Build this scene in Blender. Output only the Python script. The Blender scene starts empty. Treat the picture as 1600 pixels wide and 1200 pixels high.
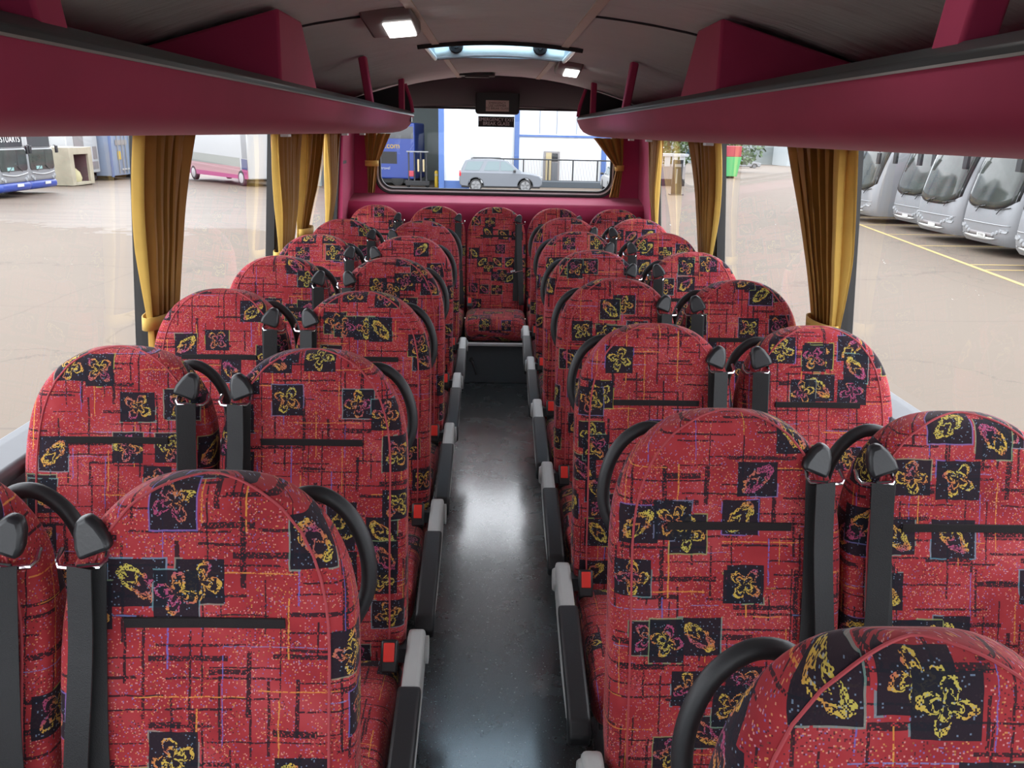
import bpy, bmesh, math, random
from mathutils import Vector, Matrix
random.seed(7)
SC = bpy.context.scene
COL = SC.collection

# ------------------------------------------------------------------ camera
cd = bpy.data.cameras.new('camera')
cd.sensor_fit = 'HORIZONTAL'; cd.sensor_width = 36.0
cd.lens = 1286.68 / 1600 * 36.0
cd.clip_start = 0.05; cd.clip_end = 900
cam = bpy.data.objects.new('camera', cd); COL.objects.link(cam)
_r = (0.99961227, -0.01917322, 0.02019162); _u = (-0.01369955, 0.29266417, 0.95611715); _b = (-0.02424121, -0.95602305, 0.29228803)
_m = Matrix(((_r[0], _u[0], _b[0]), (_r[1], _u[1], _b[1]), (_r[2], _u[2], _b[2])))
cam.matrix_world = Matrix.Translation((-0.0167, 0.0, 1.7576)) @ _m.to_4x4()
SC.camera = cam

# ------------------------------------------------------------------ overcast sky
SKY = 5.4
wd = bpy.data.worlds.new('overcast_sky'); SC.world = wd; wd.use_nodes = True
wn = wd.node_tree.nodes; wl = wd.node_tree.links
wn.clear()
w_out = wn.new('ShaderNodeOutputWorld'); w_bg = wn.new('ShaderNodeBackground')
w_tc = wn.new('ShaderNodeTexCoord'); w_sx = wn.new('ShaderNodeSeparateXYZ'); w_rp = wn.new('ShaderNodeValToRGB')
w_rp.color_ramp.elements[0].position = 0.0; w_rp.color_ramp.elements[0].color = (0.78, 0.82, 0.87, 1)
w_rp.color_ramp.elements[1].position = 0.8; w_rp.color_ramp.elements[1].color = (1.0, 1.04, 1.1, 1)
wl.new(w_tc.outputs['Generated'], w_sx.inputs[0]); wl.new(w_sx.outputs[2], w_rp.inputs[0])
wl.new(w_rp.outputs[0], w_bg.inputs[0]); w_bg.inputs[1].default_value = SKY
wl.new(w_bg.outputs[0], w_out.inputs[0])

# ------------------------------------------------------------------ exposure
SC.view_settings.view_transform = 'Standard'
SC.view_settings.look = 'None'
SC.view_settings.exposure = 0.0
SC.view_settings.gamma = 1.0
SC.view_settings.use_curve_mapping = False
SC.cycles.max_bounces = 12
SC.cycles.diffuse_bounces = 6
SC.cycles.transparent_max_bounces = 24

# ------------------------------------------------------------------ helpers
def link(o, parent=None):
    COL.objects.link(o)
    if parent is not None: o.parent = parent
    return o

def tag(o, label, cat, group=None, kind=None):
    if label: o['label'] = label
    if cat: o['category'] = cat
    if group: o['group'] = group
    if kind: o['kind'] = kind
    return o

def thing(name, label, cat, loc=(0, 0, 0), rz=0.0, group=None):
    o = bpy.data.objects.new(name, None); COL.objects.link(o)
    o.empty_display_size = 0.1
    o.location = loc; o.rotation_euler = (0, 0, rz)
    return tag(o, label, cat, group)

def copy_tree(o, parent=None):
    c = o.copy(); COL.objects.link(c)
    if parent is not None: c.parent = parent
    for ch in list(o.children): copy_tree(ch, c)
    return c

class MB:
    """collects shapes; build() links them as ONE mesh object"""
    def __init__(s): s.v = []; s.f = []; s.uv = None
    def add(s, vs, fs):
        n = len(s.v); s.v += [tuple(v) for v in vs]; s.f += [tuple(i + n for i in f) for f in fs]; return s
    def box(s, c, d, rot=None):
        hx, hy, hz = d[0] / 2, d[1] / 2, d[2] / 2
        vs = [Vector((x, y, z)) for x in (-hx, hx) for y in (-hy, hy) for z in (-hz, hz)]
        if rot is not None: vs = [rot @ v for v in vs]
        vs = [v + Vector(c) for v in vs]
        return s.add(vs, [(0, 1, 3, 2), (4, 6, 7, 5), (0, 4, 5, 1), (2, 3, 7, 6), (0, 2, 6, 4), (1, 5, 7, 3)])
    def tube(s, pts, r, n=10, closed=False, cap=True):
        pts = [Vector(p) for p in pts]; rings = []; m = len(pts)
        up = Vector((0, 0, 1)); prev = None
        for i, p in enumerate(pts):
            if closed: t = pts[(i + 1) % m] - pts[i - 1]
            else: t = pts[min(i + 1, m - 1)] - pts[max(i - 1, 0)]
            t.normalize()
            if prev is None:
                a = t.cross(up)
                if a.length < 1e-3: a = t.cross(Vector((1, 0, 0)))
            else: a = prev - t * prev.dot(t)
            a.normalize(); prev = a; b = t.cross(a)
            rr = r[i] if isinstance(r, (list, tuple)) else r
            rings.append([p + a * (rr * math.cos(2 * math.pi * k / n)) + b * (rr * math.sin(2 * math.pi * k / n)) for k in range(n)])
        vs = [v for rg in rings for v in rg]; fs = []
        for i in range(m if closed else m - 1):
            j = (i + 1) % m
            for k in range(n): fs.append((i * n + k, i * n + (k + 1) % n, j * n + (k + 1) % n, j * n + k))
        if cap and not closed: fs.append(tuple(range(n))[::-1]); fs.append(tuple((m - 1) * n + k for k in range(n)))
        return s.add(vs, fs)
    def prism(s, outline, a, b, axis='x'):
        """outline of 2D points extruded along axis from a to b"""
        def mk(p, t):
            if axis == 'x': return (t, p[0], p[1])
            if axis == 'y': return (p[0], t, p[1])
            return (p[0], p[1], t)
        n = len(outline)
        vs = [mk(p, a) for p in outline] + [mk(p, b) for p in outline]
        fs = [tuple(range(n))[::-1], tuple(range(n, 2 * n))]
        for i in range(n): j = (i + 1) % n; fs.append((i, j, n + j, n + i))
        return s.add(vs, fs)
    def lathe(s, prof, c=(0, 0, 0), n=24, axis='z'):
        vs = []; m = len(prof)
        for k in range(n):
            a = 2 * math.pi * k / n
            for r_, h in prof:
                x, y = r_ * math.cos(a), r_ * math.sin(a)
                p = (x, y, h) if axis == 'z' else ((x, h, y) if axis == 'y' else (h, x, y))
                vs.append((p[0] + c[0], p[1] + c[1], p[2] + c[2]))
        fs = []
        for k in range(n):
            k2 = (k + 1) % n
            for i in range(m - 1): fs.append((k * m + i, k2 * m + i, k2 * m + i + 1, k * m + i + 1))
        fs.append(tuple(k * m for k in range(n))[::-1]); fs.append(tuple(k * m + m - 1 for k in range(n)))
        return s.add(vs, fs)
    def grid(s, fn, nu, nv, closed_u=False):
        vs = [fn(i / nu, j / nv) for j in range(nv + 1) for i in range(nu + (0 if closed_u else 1))]
        w = nu if closed_u else nu + 1; fs = []
        for j in range(nv):
            for i in range(nu):
                i2 = (i + 1) % w if closed_u else i + 1
                fs.append((j * w + i, j * w + i2, (j + 1) * w + i2, (j + 1) * w + i))
        return s.add(vs, fs)
    def build(s, name, mat, parent=None, bevel=0, seg=2, smooth=None, subsurf=0, solid=0, offset=-1, uv=None, flip=False):
        me = bpy.data.meshes.new(name); me.from_pydata(s.v, [], s.f); me.validate()
        bm = bmesh.new(); bm.from_mesh(me)
        bmesh.ops.recalc_face_normals(bm, faces=bm.faces)
        if flip: bmesh.ops.reverse_faces(bm, faces=bm.faces)
        bm.to_mesh(me); bm.free()
        if mat: me.materials.append(mat)
        if smooth is None: smooth = bevel > 0 or subsurf > 0
        if smooth:
            for p in me.polygons: p.use_smooth = True
            try: me.set_sharp_from_angle(angle=math.radians(40))
            except Exception: pass
        o = bpy.data.objects.new(name, me); link(o, parent)
        if solid:
            md = o.modifiers.new('thickness', 'SOLIDIFY'); md.thickness = solid; md.offset = offset
        if bevel:
            md = o.modifiers.new('bevel', 'BEVEL'); md.width = bevel; md.segments = seg; md.limit_method = 'ANGLE'; md.angle_limit = math.radians(35)
            md.harden_normals = False
        if subsurf:
            md = o.modifiers.new('sub', 'SUBSURF'); md.levels = subsurf; md.render_levels = subsurf
        return o

def struct(o): o['kind'] = 'structure'; return o

def lettering(name, body, size, mat, parent, M, spacing=1.0, squash=1.0, extrude=0.0):
    cu = bpy.data.curves.new(name, 'FONT'); cu.body = body; cu.size = size; cu.align_x = 'CENTER'; cu.align_y = 'CENTER'
    cu.space_character = spacing; cu.space_line = 0.85; cu.extrude = extrude
    tmp = bpy.data.objects.new(name + '_src', cu); COL.objects.link(tmp)
    dg = bpy.context.evaluated_depsgraph_get(); dg.update()
    me = bpy.data.meshes.new_from_object(tmp.evaluated_get(dg)); me.materials.clear(); me.materials.append(mat)
    me.transform(M @ Matrix.Diagonal((squash, 1, 1, 1)))
    bpy.data.objects.remove(tmp); me.name = name
    o = bpy.data.objects.new(name, me); return link(o, parent)

def face_matrix(origin, right, up):
    r_, u_ = Vector(right).normalized(), Vector(up).normalized(); n_ = r_.cross(u_)
    return Matrix(((r_.x, u_.x, n_.x, origin[0]), (r_.y, u_.y, n_.y, origin[1]), (r_.z, u_.z, n_.z, origin[2]), (0, 0, 0, 1)))

# ------------------------------------------------------------------ materials
class NT:
    """small node-graph writer"""
    def __init__(s, mat):
        mat.use_nodes = True; s.nt = mat.node_tree; s.nt.nodes.clear()
    def n(s, t, **kw):
        nd = s.nt.nodes.new('ShaderNode' + t)
        for k, v in kw.items(): setattr(nd, k, v)
        return nd
    def put(s, sock, v):
        if hasattr(v, 'is_linked') or hasattr(v, 'links'): s.nt.links.new(v, sock)
        else:
            if sock.type in ('RGBA',) and len(v) == 3: v = (*v, 1)
            sock.default_value = v
    def m(s, op, a, b=0.0, c=0.0):
        nd = s.n('Math', operation=op)
        s.put(nd.inputs[0], a); s.put(nd.inputs[1], b)
        if len(nd.inputs) > 2: s.put(nd.inputs[2], c)
        return nd.outputs[0]
    def xyz(s, x, y, z=0.0):
        nd = s.n('CombineXYZ'); s.put(nd.inputs[0], x); s.put(nd.inputs[1], y); s.put(nd.inputs[2], z); return nd.outputs[0]
    def sep(s, v):
        nd = s.n('SeparateXYZ'); s.put(nd.inputs[0], v); return nd.outputs
    def white(s, v):
        nd = s.n('TexWhiteNoise', noise_dimensions='3D'); s.put(nd.inputs['Vector'], v); return nd.outputs
    def noise(s, v, scale, detail=2.0, rough=0.5):
        nd = s.n('TexNoise'); s.put(nd.inputs['Vector'], v); s.put(nd.inputs['Scale'], scale); s.put(nd.inputs['Detail'], detail)
        s.put(nd.inputs['Roughness'], rough); return nd.outputs[0]
    def mix(s, f, a, b):
        nd = s.n('Mix', data_type='RGBA'); s.put(nd.inputs[0], f); s.put(nd.inputs[6], a); s.put(nd.inputs[7], b); return nd.outputs[2]
    def ramp(s, f, stops):
        nd = s.n('ValToRGB'); s.put(nd.inputs[0], f); el = nd.color_ramp.elements
        while len(el) < len(stops): el.new(0.5)
        for e, (p, c) in zip(el, stops): e.position = p; e.color = (*c, 1)
        return nd.outputs[0]
    def bump(s, h, strength, dist):
        nd = s.n('Bump'); s.put(nd.inputs['Height'], h); s.put(nd.inputs['Strength'], strength); s.put(nd.inputs['Distance'], dist); return nd.outputs[0]
    def principled(s, **kw):
        nd = s.n('BsdfPrincipled')
        for k, v in kw.items(): s.put(nd.inputs[k.replace('_', ' ')], v)
        out = s.n('OutputMaterial'); s.nt.links.new(nd.outputs[0], out.inputs[0]); return nd

def plain(name, col, rough=0.6, metal=0.0, var=0.06, bump=0.0, scale=30.0, spec=0.5, sheen=0.0, coat=0.0):
    mt = bpy.data.materials.new(name); g = NT(mt)
    tc = g.n('TexCoord').outputs['Object']
    nz = g.noise(tc, scale, 3.0)
    c = g.mix(nz, tuple(max(0, x * (1 - var)) for x in col), tuple(min(1, x * (1 + var)) for x in col))
    kw = dict(Base_Color=c, Roughness=rough, Metallic=metal)
    p = g.principled(**kw); p.inputs['Specular IOR Level'].default_value = spec
    if sheen: p.inputs['Sheen Weight'].default_value = sheen
    if coat: p.inputs['Coat Weight'].default_value = coat
    if bump:
        nb = g.noise(tc, scale * 6, 3.0); g.nt.links.new(g.bump(nb, bump, 0.002), p.inputs['Normal'])
    return mt

def fabric_material(name):
    """red moquette: black squares with scribbled flowers and leaves, hatch lines and flecks"""
    mt = bpy.data.materials.new(name); g = NT(mt); m = g.m
    uvn = g.n('UVMap'); info = g.n('ObjectInfo')
    su = g.sep(uvn.outputs[0]); rnd = info.outputs['Random']
    # UVs are metres; every cushion gets its own cut of the cloth
    wob = g.noise(uvn.outputs[0], 26.0, 2.0)
    wob2 = g.noise(uvn.outputs[0], 31.0, 1.0)
    u = m('ADD', m('ADD', su[0], m('MULTIPLY', rnd, 37.3)), m('MULTIPLY', wob, 0.005))
    v = m('ADD', m('ADD', su[1], m('MULTIPLY', rnd, 91.7)), m('MULTIPLY', wob2, 0.005))
    uv = g.xyz(u, v, 0.0)
    blot = g.noise(uv, 9.0, 3.0)
    red = g.ramp(blot, [(0.3, (0.23, 0.017, 0.024)), (0.5, (0.33, 0.028, 0.034)), (0.72, (0.40, 0.055, 0.064))])
    # small woven flecks
    fx = g.xyz(m('FLOOR', m('MULTIPLY', u, 520.0)), m('FLOOR', m('MULTIPLY', v, 520.0)), 3.0)
    fl = g.white(fx); flm = g.noise(uv, 13.0, 2.0)
    fls = g.sep(fl[1])
    thr = m('SUBTRACT', 1.16, m('MULTIPLY', flm, 0.56))
    fmask = m('GREATER_THAN', fl[0], thr)
    fcol = g.ramp(fls[0], [(0.0, (0.02, 0.01, 0.02)), (0.88, (0.03, 0.012, 0.02)), (0.91, (0.62, 0.28, 0.07)), (0.96, (0.66, 0.30, 0.30)), (0.985, (0.15, 0.13, 0.36))])
    col = g.mix(m('MULTIPLY', fmask, 0.75), red, fcol)
    def dashes(a, b, seed, h, L, w, prob, color, strength, col, lo=0.25, hi=0.7):
        """straight dashes running along a, stacked along b"""
        rb = m('DIVIDE', b, h); row = m('FLOOR', rb); fr = m('FRACT', rb)
        h1 = g.sep(g.white(g.xyz(row, seed, 1.5))[1])
        ua = m('ADD', m('DIVIDE', a, L), m('MULTIPLY', h1[0], 7.0)); c = m('FLOOR', ua); fu = m('FRACT', ua)
        h2 = g.white(g.xyz(row, c, seed)); h2c = g.sep(h2[1])
        on = m('LESS_THAN', h2[0], prob)
        ln = m('LESS_THAN', fu, m('ADD', lo, m('MULTIPLY', h2c[1], hi)))
        pos = m('ABSOLUTE', m('SUBTRACT', fr, m('ADD', 0.15, m('MULTIPLY', h2c[2], 0.7))))
        ww = m('MULTIPLY', m('ADD', 0.5, m('MULTIPLY', h2c[0], 1.0)), w / h)
        line = m('LESS_THAN', pos, ww)
        mk = m('MULTIPLY', m('MULTIPLY', on, ln), line)
        brk = m('GREATER_THAN', fl[0], 0.16)
        return g.mix(m('MULTIPLY', m('MULTIPLY', mk, brk), strength), col, color)
    BLK = (0.012, 0.009, 0.014)
    col = dashes(u, v, 11.0, 0.026, 0.200, 0.0021, 0.74, BLK, 0.9, col)
    col = dashes(v, u, 12.0, 0.030, 0.190, 0.0021, 0.72, BLK, 0.9, col)
    col = dashes(u, v, 13.0, 0.062, 0.190, 0.0050, 0.66, BLK, 0.92, col, 0.25, 0.5)
    col = dashes(v, u, 14.0, 0.070, 0.200, 0.0042, 0.62, BLK, 0.92, col, 0.25, 0.45)
    col = dashes(u, v, 15.0, 0.075, 0.190, 0.0016, 0.45, (0.62, 0.25, 0.05), 0.8, col)
    col = dashes(v, u, 16.0, 0.080, 0.180, 0.0016, 0.50, (0.62, 0.27, 0.05), 0.8, col)
    col = dashes(v, u, 17.0, 0.100, 0.160, 0.0015, 0.55, (0.13, 0.12, 0.42), 0.8, col)
    col = dashes(u, v, 18.0, 0.120, 0.200, 0.0013, 0.45, (0.16, 0.20, 0.45), 0.7, col)
    def motif(col, u_, v_, G, prob, seed):
        """black squares with a scribbled flower or leaf, strewn on a shifted grid"""
        r0 = m('FLOOR', m('DIVIDE', v_, G)); hr = g.sep(g.white(g.xyz(r0, 5.0 + seed, 8.0))[1])
        uu = m('ADD', m('DIVIDE', u_, G), m('MULTIPLY', hr[0], 5.0)); c0 = m('FLOOR', uu)
        hc = g.white(g.xyz(r0, c0, 21.0 + seed)); hcc = g.sep(hc[1]); hd = g.sep(g.white(g.xyz(r0, c0, 29.0 + seed))[1])
        on = m('LESS_THAN', hc[0], prob)
        dx = m('SUBTRACT', m('MULTIPLY', m('SUBTRACT', m('FRACT', uu), 0.5), G), m('MULTIPLY', m('SUBTRACT', hd[0], 0.5), G - 0.088))
        dy = m('SUBTRACT', m('MULTIPLY', m('SUBTRACT', m('FRACT', m('DIVIDE', v_, G)), 0.5), G), m('MULTIPLY', m('SUBTRACT', hd[1], 0.5), G - 0.080))
        hx = m('ADD', 0.034, m('MULTIPLY', hcc[1], 0.010)); hy = m('ADD', 0.033, m('MULTIPLY', hcc[2], 0.006))
        ax = m('DIVIDE', m('ABSOLUTE', dx), hx); ay = m('DIVIDE', m('ABSOLUTE', dy), hy)
        box = m('MAXIMUM', ax, ay)
        inside = m('MULTIPLY', on, m('LESS_THAN', box, 1.0))
        frame = m('MULTIPLY', m('MULTIPLY', on, m('LESS_THAN', m('ABSOLUTE', m('SUBTRACT', box, 1.03)), 0.035)), m('GREATER_THAN', blot, 0.52))
        col = g.mix(m('MULTIPLY', inside, 0.97), col, (0.008, 0.009, 0.016))
        col = g.mix(m('MULTIPLY', frame, 0.7), col, g.ramp(hd[2], [(0.0, (0.08, 0.24, 0.34)), (0.5, (0.28, 0.32, 0.05)), (0.9, (0.12, 0.12, 0.40))]))
        sx = m('ADD', m('DIVIDE', dx, 0.036), m('MULTIPLY', m('SUBTRACT', g.noise(uv, 75.0, 2.0), 0.5), 0.45))
        sy = m('ADD', m('DIVIDE', dy, 0.036), m('MULTIPLY', m('SUBTRACT', g.noise(uv, 83.0, 2.0), 0.5), 0.45))
        rr = m('SQRT', m('ADD', m('MULTIPLY', sx, sx), m('MULTIPLY', sy, sy)))
        th = m('ADD', m('ARCTAN2', sy, sx), m('MULTIPLY', hd[2], 6.28))
        pet = m('ABSOLUTE', m('SINE', m('MULTIPLY', th, 2.0)))
        f1 = m('LESS_THAN', m('ABSOLUTE', m('SUBTRACT', rr, m('ADD', 0.14, m('MULTIPLY', pet, 0.72)))), 0.09)
        f2 = m('LESS_THAN', m('ABSOLUTE', m('SUBTRACT', rr, m('ADD', 0.06, m('MULTIPLY', pet, 0.42)))), 0.07)
        flower = m('MAXIMUM', f1, f2)
        sg = m('SUBTRACT', m('MULTIPLY', m('GREATER_THAN', hd[2], 0.5), 2.0), 1.0)
        lx = m('ADD', m('MULTIPLY', sx, 0.75), m('MULTIPLY', m('MULTIPLY', sy, sg), 0.66))
        ly = m('SUBTRACT', m('MULTIPLY', sy, 0.75), m('MULTIPLY', m('MULTIPLY', sx, sg), 0.66))
        e1 = m('ADD', m('POWER', m('DIVIDE', lx, 0.98), 2.0), m('POWER', m('DIVIDE', ly, 0.44), 2.0))
        l1 = m('LESS_THAN', m('ABSOLUTE', m('SUBTRACT', e1, 0.88)), 0.30)
        rib = m('MULTIPLY', m('LESS_THAN', e1, 0.9), m('LESS_THAN', m('FRACT', m('ADD', m('MULTIPLY', lx, 1.5), m('MULTIPLY', m('ABSOLUTE', ly), 2.6))), 0.26))
        leaf = m('MAXIMUM', l1, m('MULTIPLY', rib, 0.9))
        isf = m('GREATER_THAN', m('FRACT', m('MULTIPLY', hd[2], 7.31)), 0.45)
        shape = m('ADD', m('MULTIPLY', flower, isf), m('MULTIPLY', leaf, m('SUBTRACT', 1.0, isf)))
        mark = m('MULTIPLY', m('MULTIPLY', shape, inside), m('GREATER_THAN', fl[0], 0.28))
        tone = g.noise(uv, 17.0, 1.0)
        mcol = g.ramp(m('ADD', tone, m('MULTIPLY', m('SUBTRACT', hcc[2], 0.5), 0.25)), [(0.36, (0.34, 0.06, 0.14)), (0.46, (0.50, 0.17, 0.06)), (0.54, (0.54, 0.35, 0.06)), (0.66, (0.48, 0.40, 0.08))])
        col = g.mix(mark, col, mcol)
        spark = m('MULTIPLY', inside, m('GREATER_THAN', fl[0], 0.975))
        return g.mix(m('MULTIPLY', spark, 0.6), col, (0.22, 0.30, 0.42))
    col = motif(col, u, v, 0.104, 0.42, 0.0)
    col = motif(col, v, u, 0.122, 0.36, 3.3)
    p = g.principled(Base_Color=col, Roughness=0.9)
    p.inputs['Sheen Weight'].default_value = 0.14; p.inputs['Sheen Roughness'].default_value = 0.45; p.inputs['Specular IOR Level'].default_value = 0.25
    p.inputs['Sheen Tint'].default_value = (1.0, 0.75, 0.75, 1)
    g.nt.links.new(g.bump(fl[0], 0.25, 0.0015), p.inputs['Normal'])
    return mt

def glass_material(name, tint=(1, 1, 1), refl=1.0):
    mt = bpy.data.materials.new(name); g = NT(mt)
    lw = g.n('LayerWeight'); lw.inputs[0].default_value = 0.5
    tr = g.n('BsdfTransparent'); tr.inputs[0].default_value = (*tint, 1)
    gl = g.n('BsdfGlossy'); gl.inputs['Roughness'].default_value = 0.0; gl.inputs[0].default_value = (1, 1, 1, 1)
    ms = g.n('MixShader'); out = g.n('OutputMaterial')
    fac = g.m('MULTIPLY', g.m('ADD', 0.012, g.m('MULTIPLY', g.m('POWER', lw.outputs['Facing'], 5.0), 0.9)), refl)
    g.nt.links.new(fac, ms.inputs[0]); g.nt.links.new(tr.outputs[0], ms.inputs[1]); g.nt.links.new(gl.outputs[0], ms.inputs[2]); g.nt.links.new(ms.outputs[0], out.inputs[0])
    return mt

def curtain_material(name, col):
    mt = bpy.data.materials.new(name); g = NT(mt)
    tc = g.n('TexCoord').outputs['Object']; nz = g.noise(tc, 14.0, 3.0)
    c = g.mix(nz, tuple(x * 0.85 for x in col), tuple(min(1, x * 1.12) for x in col))
    p = g.n('BsdfPrincipled'); g.put(p.inputs['Base Color'], c); p.inputs['Roughness'].default_value = 0.75
    p.inputs['Sheen Weight'].default_value = 0.15
    t = g.n('BsdfTranslucent'); g.put(t.inputs[0], c); ms = g.n('MixShader'); ms.inputs[0].default_value = 0.18
    out = g.n('OutputMaterial')
    wv = g.noise(tc, 700.0, 1.0); g.nt.links.new(g.bump(wv, 0.15, 0.001), p.inputs['Normal'])
    g.nt.links.new(p.outputs[0], ms.inputs[1]); g.nt.links.new(t.outputs[0], ms.inputs[2]); g.nt.links.new(ms.outputs[0], out.inputs[0])
    return mt

def floor_material(name):
    mt = bpy.data.materials.new(name); g = NT(mt)
    tc = g.n('TexCoord').outputs['Object']
    big = g.noise(tc, 3.0, 4.0); fine = g.noise(tc, 190.0, 3.0, 0.7); mid = g.noise(tc, 26.0, 3.0)
    wh = g.white(g.xyz(*[g.m('FLOOR', g.m('MULTIPLY', q, 260.0)) for q in g.sep(tc)]))
    fleck = g.m('GREATER_THAN', wh[0], 0.985)
    c = g.mix(big, (0.013, 0.017, 0.019), (0.024, 0.030, 0.032))
    c = g.mix(g.m('MULTIPLY', fleck, 0.5), c, (0.30, 0.31, 0.30))
    ro = g.m('ADD', 0.14, g.m('MULTIPLY', g.noise(tc, 5.0, 5.0, 0.65), 0.24))
    p = g.principled(Base_Color=c, Roughness=ro); p.inputs['Specular IOR Level'].default_value = 1.0
    p.inputs['Coat Weight'].default_value = 1.0; p.inputs['Coat Roughness'].default_value = 0.15; p.inputs['Coat IOR'].default_value = 1.6
    h = g.m('ADD', g.m('MULTIPLY', fine, 0.8), g.m('MULTIPLY', g.noise(tc, 9.0, 1.0), 0.8))
    g.nt.links.new(g.bump(h, 0.30, 0.0030), p.inputs['Normal'])
    return mt

def ceiling_material(name):
    mt = bpy.data.materials.new(name); g = NT(mt)
    tc = g.n('TexCoord').outputs['Object']
    mp = g.n('Mapping'); mp.inputs['Scale'].default_value = (1.6, 5.0, 1.0); g.nt.links.new(tc, mp.inputs[0])
    wr = g.noise(mp.outputs[0], 1.6, 3.0, 0.55); fz = g.noise(tc, 500.0, 2.0)
    c = g.mix(g.noise(tc, 5.0, 3.0), (0.67, 0.765, 0.765), (0.75, 0.84, 0.84))
    p = g.principled(Base_Color=c, Roughness=0.92); p.inputs['Specular IOR Level'].default_value = 0.2
    g.nt.links.new(g.bump(g.m('ADD', wr, g.m('MULTIPLY', fz, 0.02)), 0.55, 0.05), p.inputs['Normal'])
    return mt

def ground_material(name):
    mt = bpy.data.materials.new(name); g = NT(mt); m = g.m
    tc = g.n('TexCoord').outputs['Object']; s = g.sep(tc)
    a = g.noise(tc, 0.16, 5.0, 0.6); b = g.noise(tc, 1.3, 6.0, 0.65)
    c = g.mix(a, (0.092, 0.069, 0.050), (0.118, 0.091, 0.068))
    c = g.mix(m('MULTIPLY', b, 0.25), c, (0.078, 0.062, 0.048))
    # damp brown sweep far out on the left of the yard
    dmp = m('MULTIPLY', m('GREATER_THAN', g.noise(tc, 0.11, 3.0), 0.47), m('LESS_THAN', s[0], -7.0))
    mpx = g.n('Mapping'); mpx.inputs['Scale'].default_value = (0.05, 0.5, 1); g.nt.links.new(tc, mpx.inputs[0])
    st = g.ramp(g.noise(mpx.outputs[0], 3.0, 4.0), [(0.42, (0, 0, 0)), (0.62, (1, 1, 1))])
    far = m('MULTIPLY', m('LESS_THAN', s[0], -4.0), m('GREATER_THAN', m('ADD', s[1], m('MULTIPLY', a, 20.0)), 36.0))
    c = g.mix(m('MULTIPLY', m('MULTIPLY', far, st), 0.55), c, (0.066, 0.043, 0.032))
    # slab joints and cracks
    wob = m('MULTIPLY', m('SUBTRACT', g.noise(tc, 0.6, 4.0), 0.5), 0.5)
    def joint(coord, step, w, off):
        f = m('FRACT', m('DIVIDE', m('ADD', m('ADD', coord, wob), off), step)); return m('LESS_THAN', m('ABSOLUTE', m('SUBTRACT', f, 0.5)), w / step)
    j = m('MAXIMUM', joint(s[1], 6.0, 0.025, 1.4), joint(s[0], 9.0, 0.02, 3.1))
    vo = g.n('TexVoronoi', feature='DISTANCE_TO_EDGE'); vo.inputs['Scale'].default_value = 0.13
    g.nt.links.new(g.xyz(m('ADD', s[0], m('MULTIPLY', g.noise(tc, 0.7, 5.0), 2.5)), m('ADD', s[1], m('MULTIPLY', g.noise(tc, 0.9, 5.0), 2.5)), 0.0), vo.inputs['Vector'])
    j = m('MAXIMUM', m('MULTIPLY', j, 0.55), m('MULTIPLY', m('LESS_THAN', vo.outputs['Distance'], 0.0035), 0.7))
    c = g.mix(m('MULTIPLY', j, 0.6), c, (0.045, 0.036, 0.029))
    ro = m('SUBTRACT', 0.75, m('MULTIPLY', far, 0.2))
    p = g.principled(Base_Color=c, Roughness=ro); p.inputs['Specular IOR Level'].default_value = 0.3
    return mt

M = {}
M['fabric'] = fabric_material('red_moquette')
M['piping'] = plain('piping', (0.36, 0.05, 0.06), 0.85)
M['black_plastic'] = plain('black_plastic', (0.014, 0.015, 0.017), 0.38, bump=0.1)
M['black_soft'] = plain('black_padding', (0.015, 0.016, 0.018), 0.5, bump=0.15)
M['webbing'] = plain('belt_webbing', (0.008, 0.0085, 0.0095), 0.6, bump=0.4, scale=120)
M['velcro'] = plain('velcro', (0.012, 0.009, 0.010), 0.95, bump=0.5, scale=150)
M['grey_plastic'] = plain('light_grey_plastic', (0.40, 0.41, 0.40), 0.45)
M['chrome'] = plain('chrome', (0.75, 0.76, 0.78), 0.12, 1.0)
M['red_button'] = plain('red_button', (0.72, 0.035, 0.025), 0.4)
M['dark_steel'] = plain('dark_steel', (0.05, 0.05, 0.055), 0.45, 0.4)
M['maroon'] = plain('maroon_trim_cloth', (0.42, 0.030, 0.105), 0.8, var=0.14, scale=5, sheen=0.12, bump=0.12)
M['maroon_dark'] = plain('maroon_rack_lining', (0.12, 0.012, 0.035), 0.9, var=0.1, scale=8)
M['rack_trim'] = plain('rack_edge_trim', (0.035, 0.042, 0.045), 0.42)
M['bead'] = plain('pale_edge_bead', (0.55, 0.56, 0.55), 0.3)
M['charcoal'] = plain('charcoal_cloth', (0.030, 0.030, 0.036), 0.85, bump=0.1)
M['plinth'] = plain('charcoal_vinyl_panel', (0.060, 0.070, 0.076), 0.5)
M['grey_trim'] = plain('dark_grey_pillar', (0.10, 0.105, 0.115), 0.5)
M['rubber'] = plain('black_rubber', (0.012, 0.012, 0.013), 0.5)
M['beige_strip'] = plain('beige_ceiling_strip', (0.62, 0.58, 0.48), 0.5)
M['lamp_lens'] = plain('lamp_lens', (0.85, 0.86, 0.84), 0.25)
M['lit_lens'] = plain('lit_lamp_lens', (0.85, 0.86, 0.84), 0.25)
_p = next(n for n in M['lit_lens'].node_tree.nodes if n.type == 'BSDF_PRINCIPLED')
_p.inputs['Emission Color'].default_value = (1.0, 0.96, 0.92, 1); _p.inputs['Emission Strength'].default_value = 7.0
M['lamp_body'] = plain('lamp_housing', (0.19, 0.175, 0.175), 0.5)
M['hatch_wall'] = plain('pale_blue_grey_plastic', (0.20, 0.27, 0.31), 0.35)
M['floor'] = floor_material('wet_vinyl_floor')
M['ceiling'] = ceiling_material('ceiling_cloth')
M['glass'] = glass_material('window_glass')
M['curtain'] = curtain_material('gold_curtain', (0.36, 0.17, 0.022))
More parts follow.
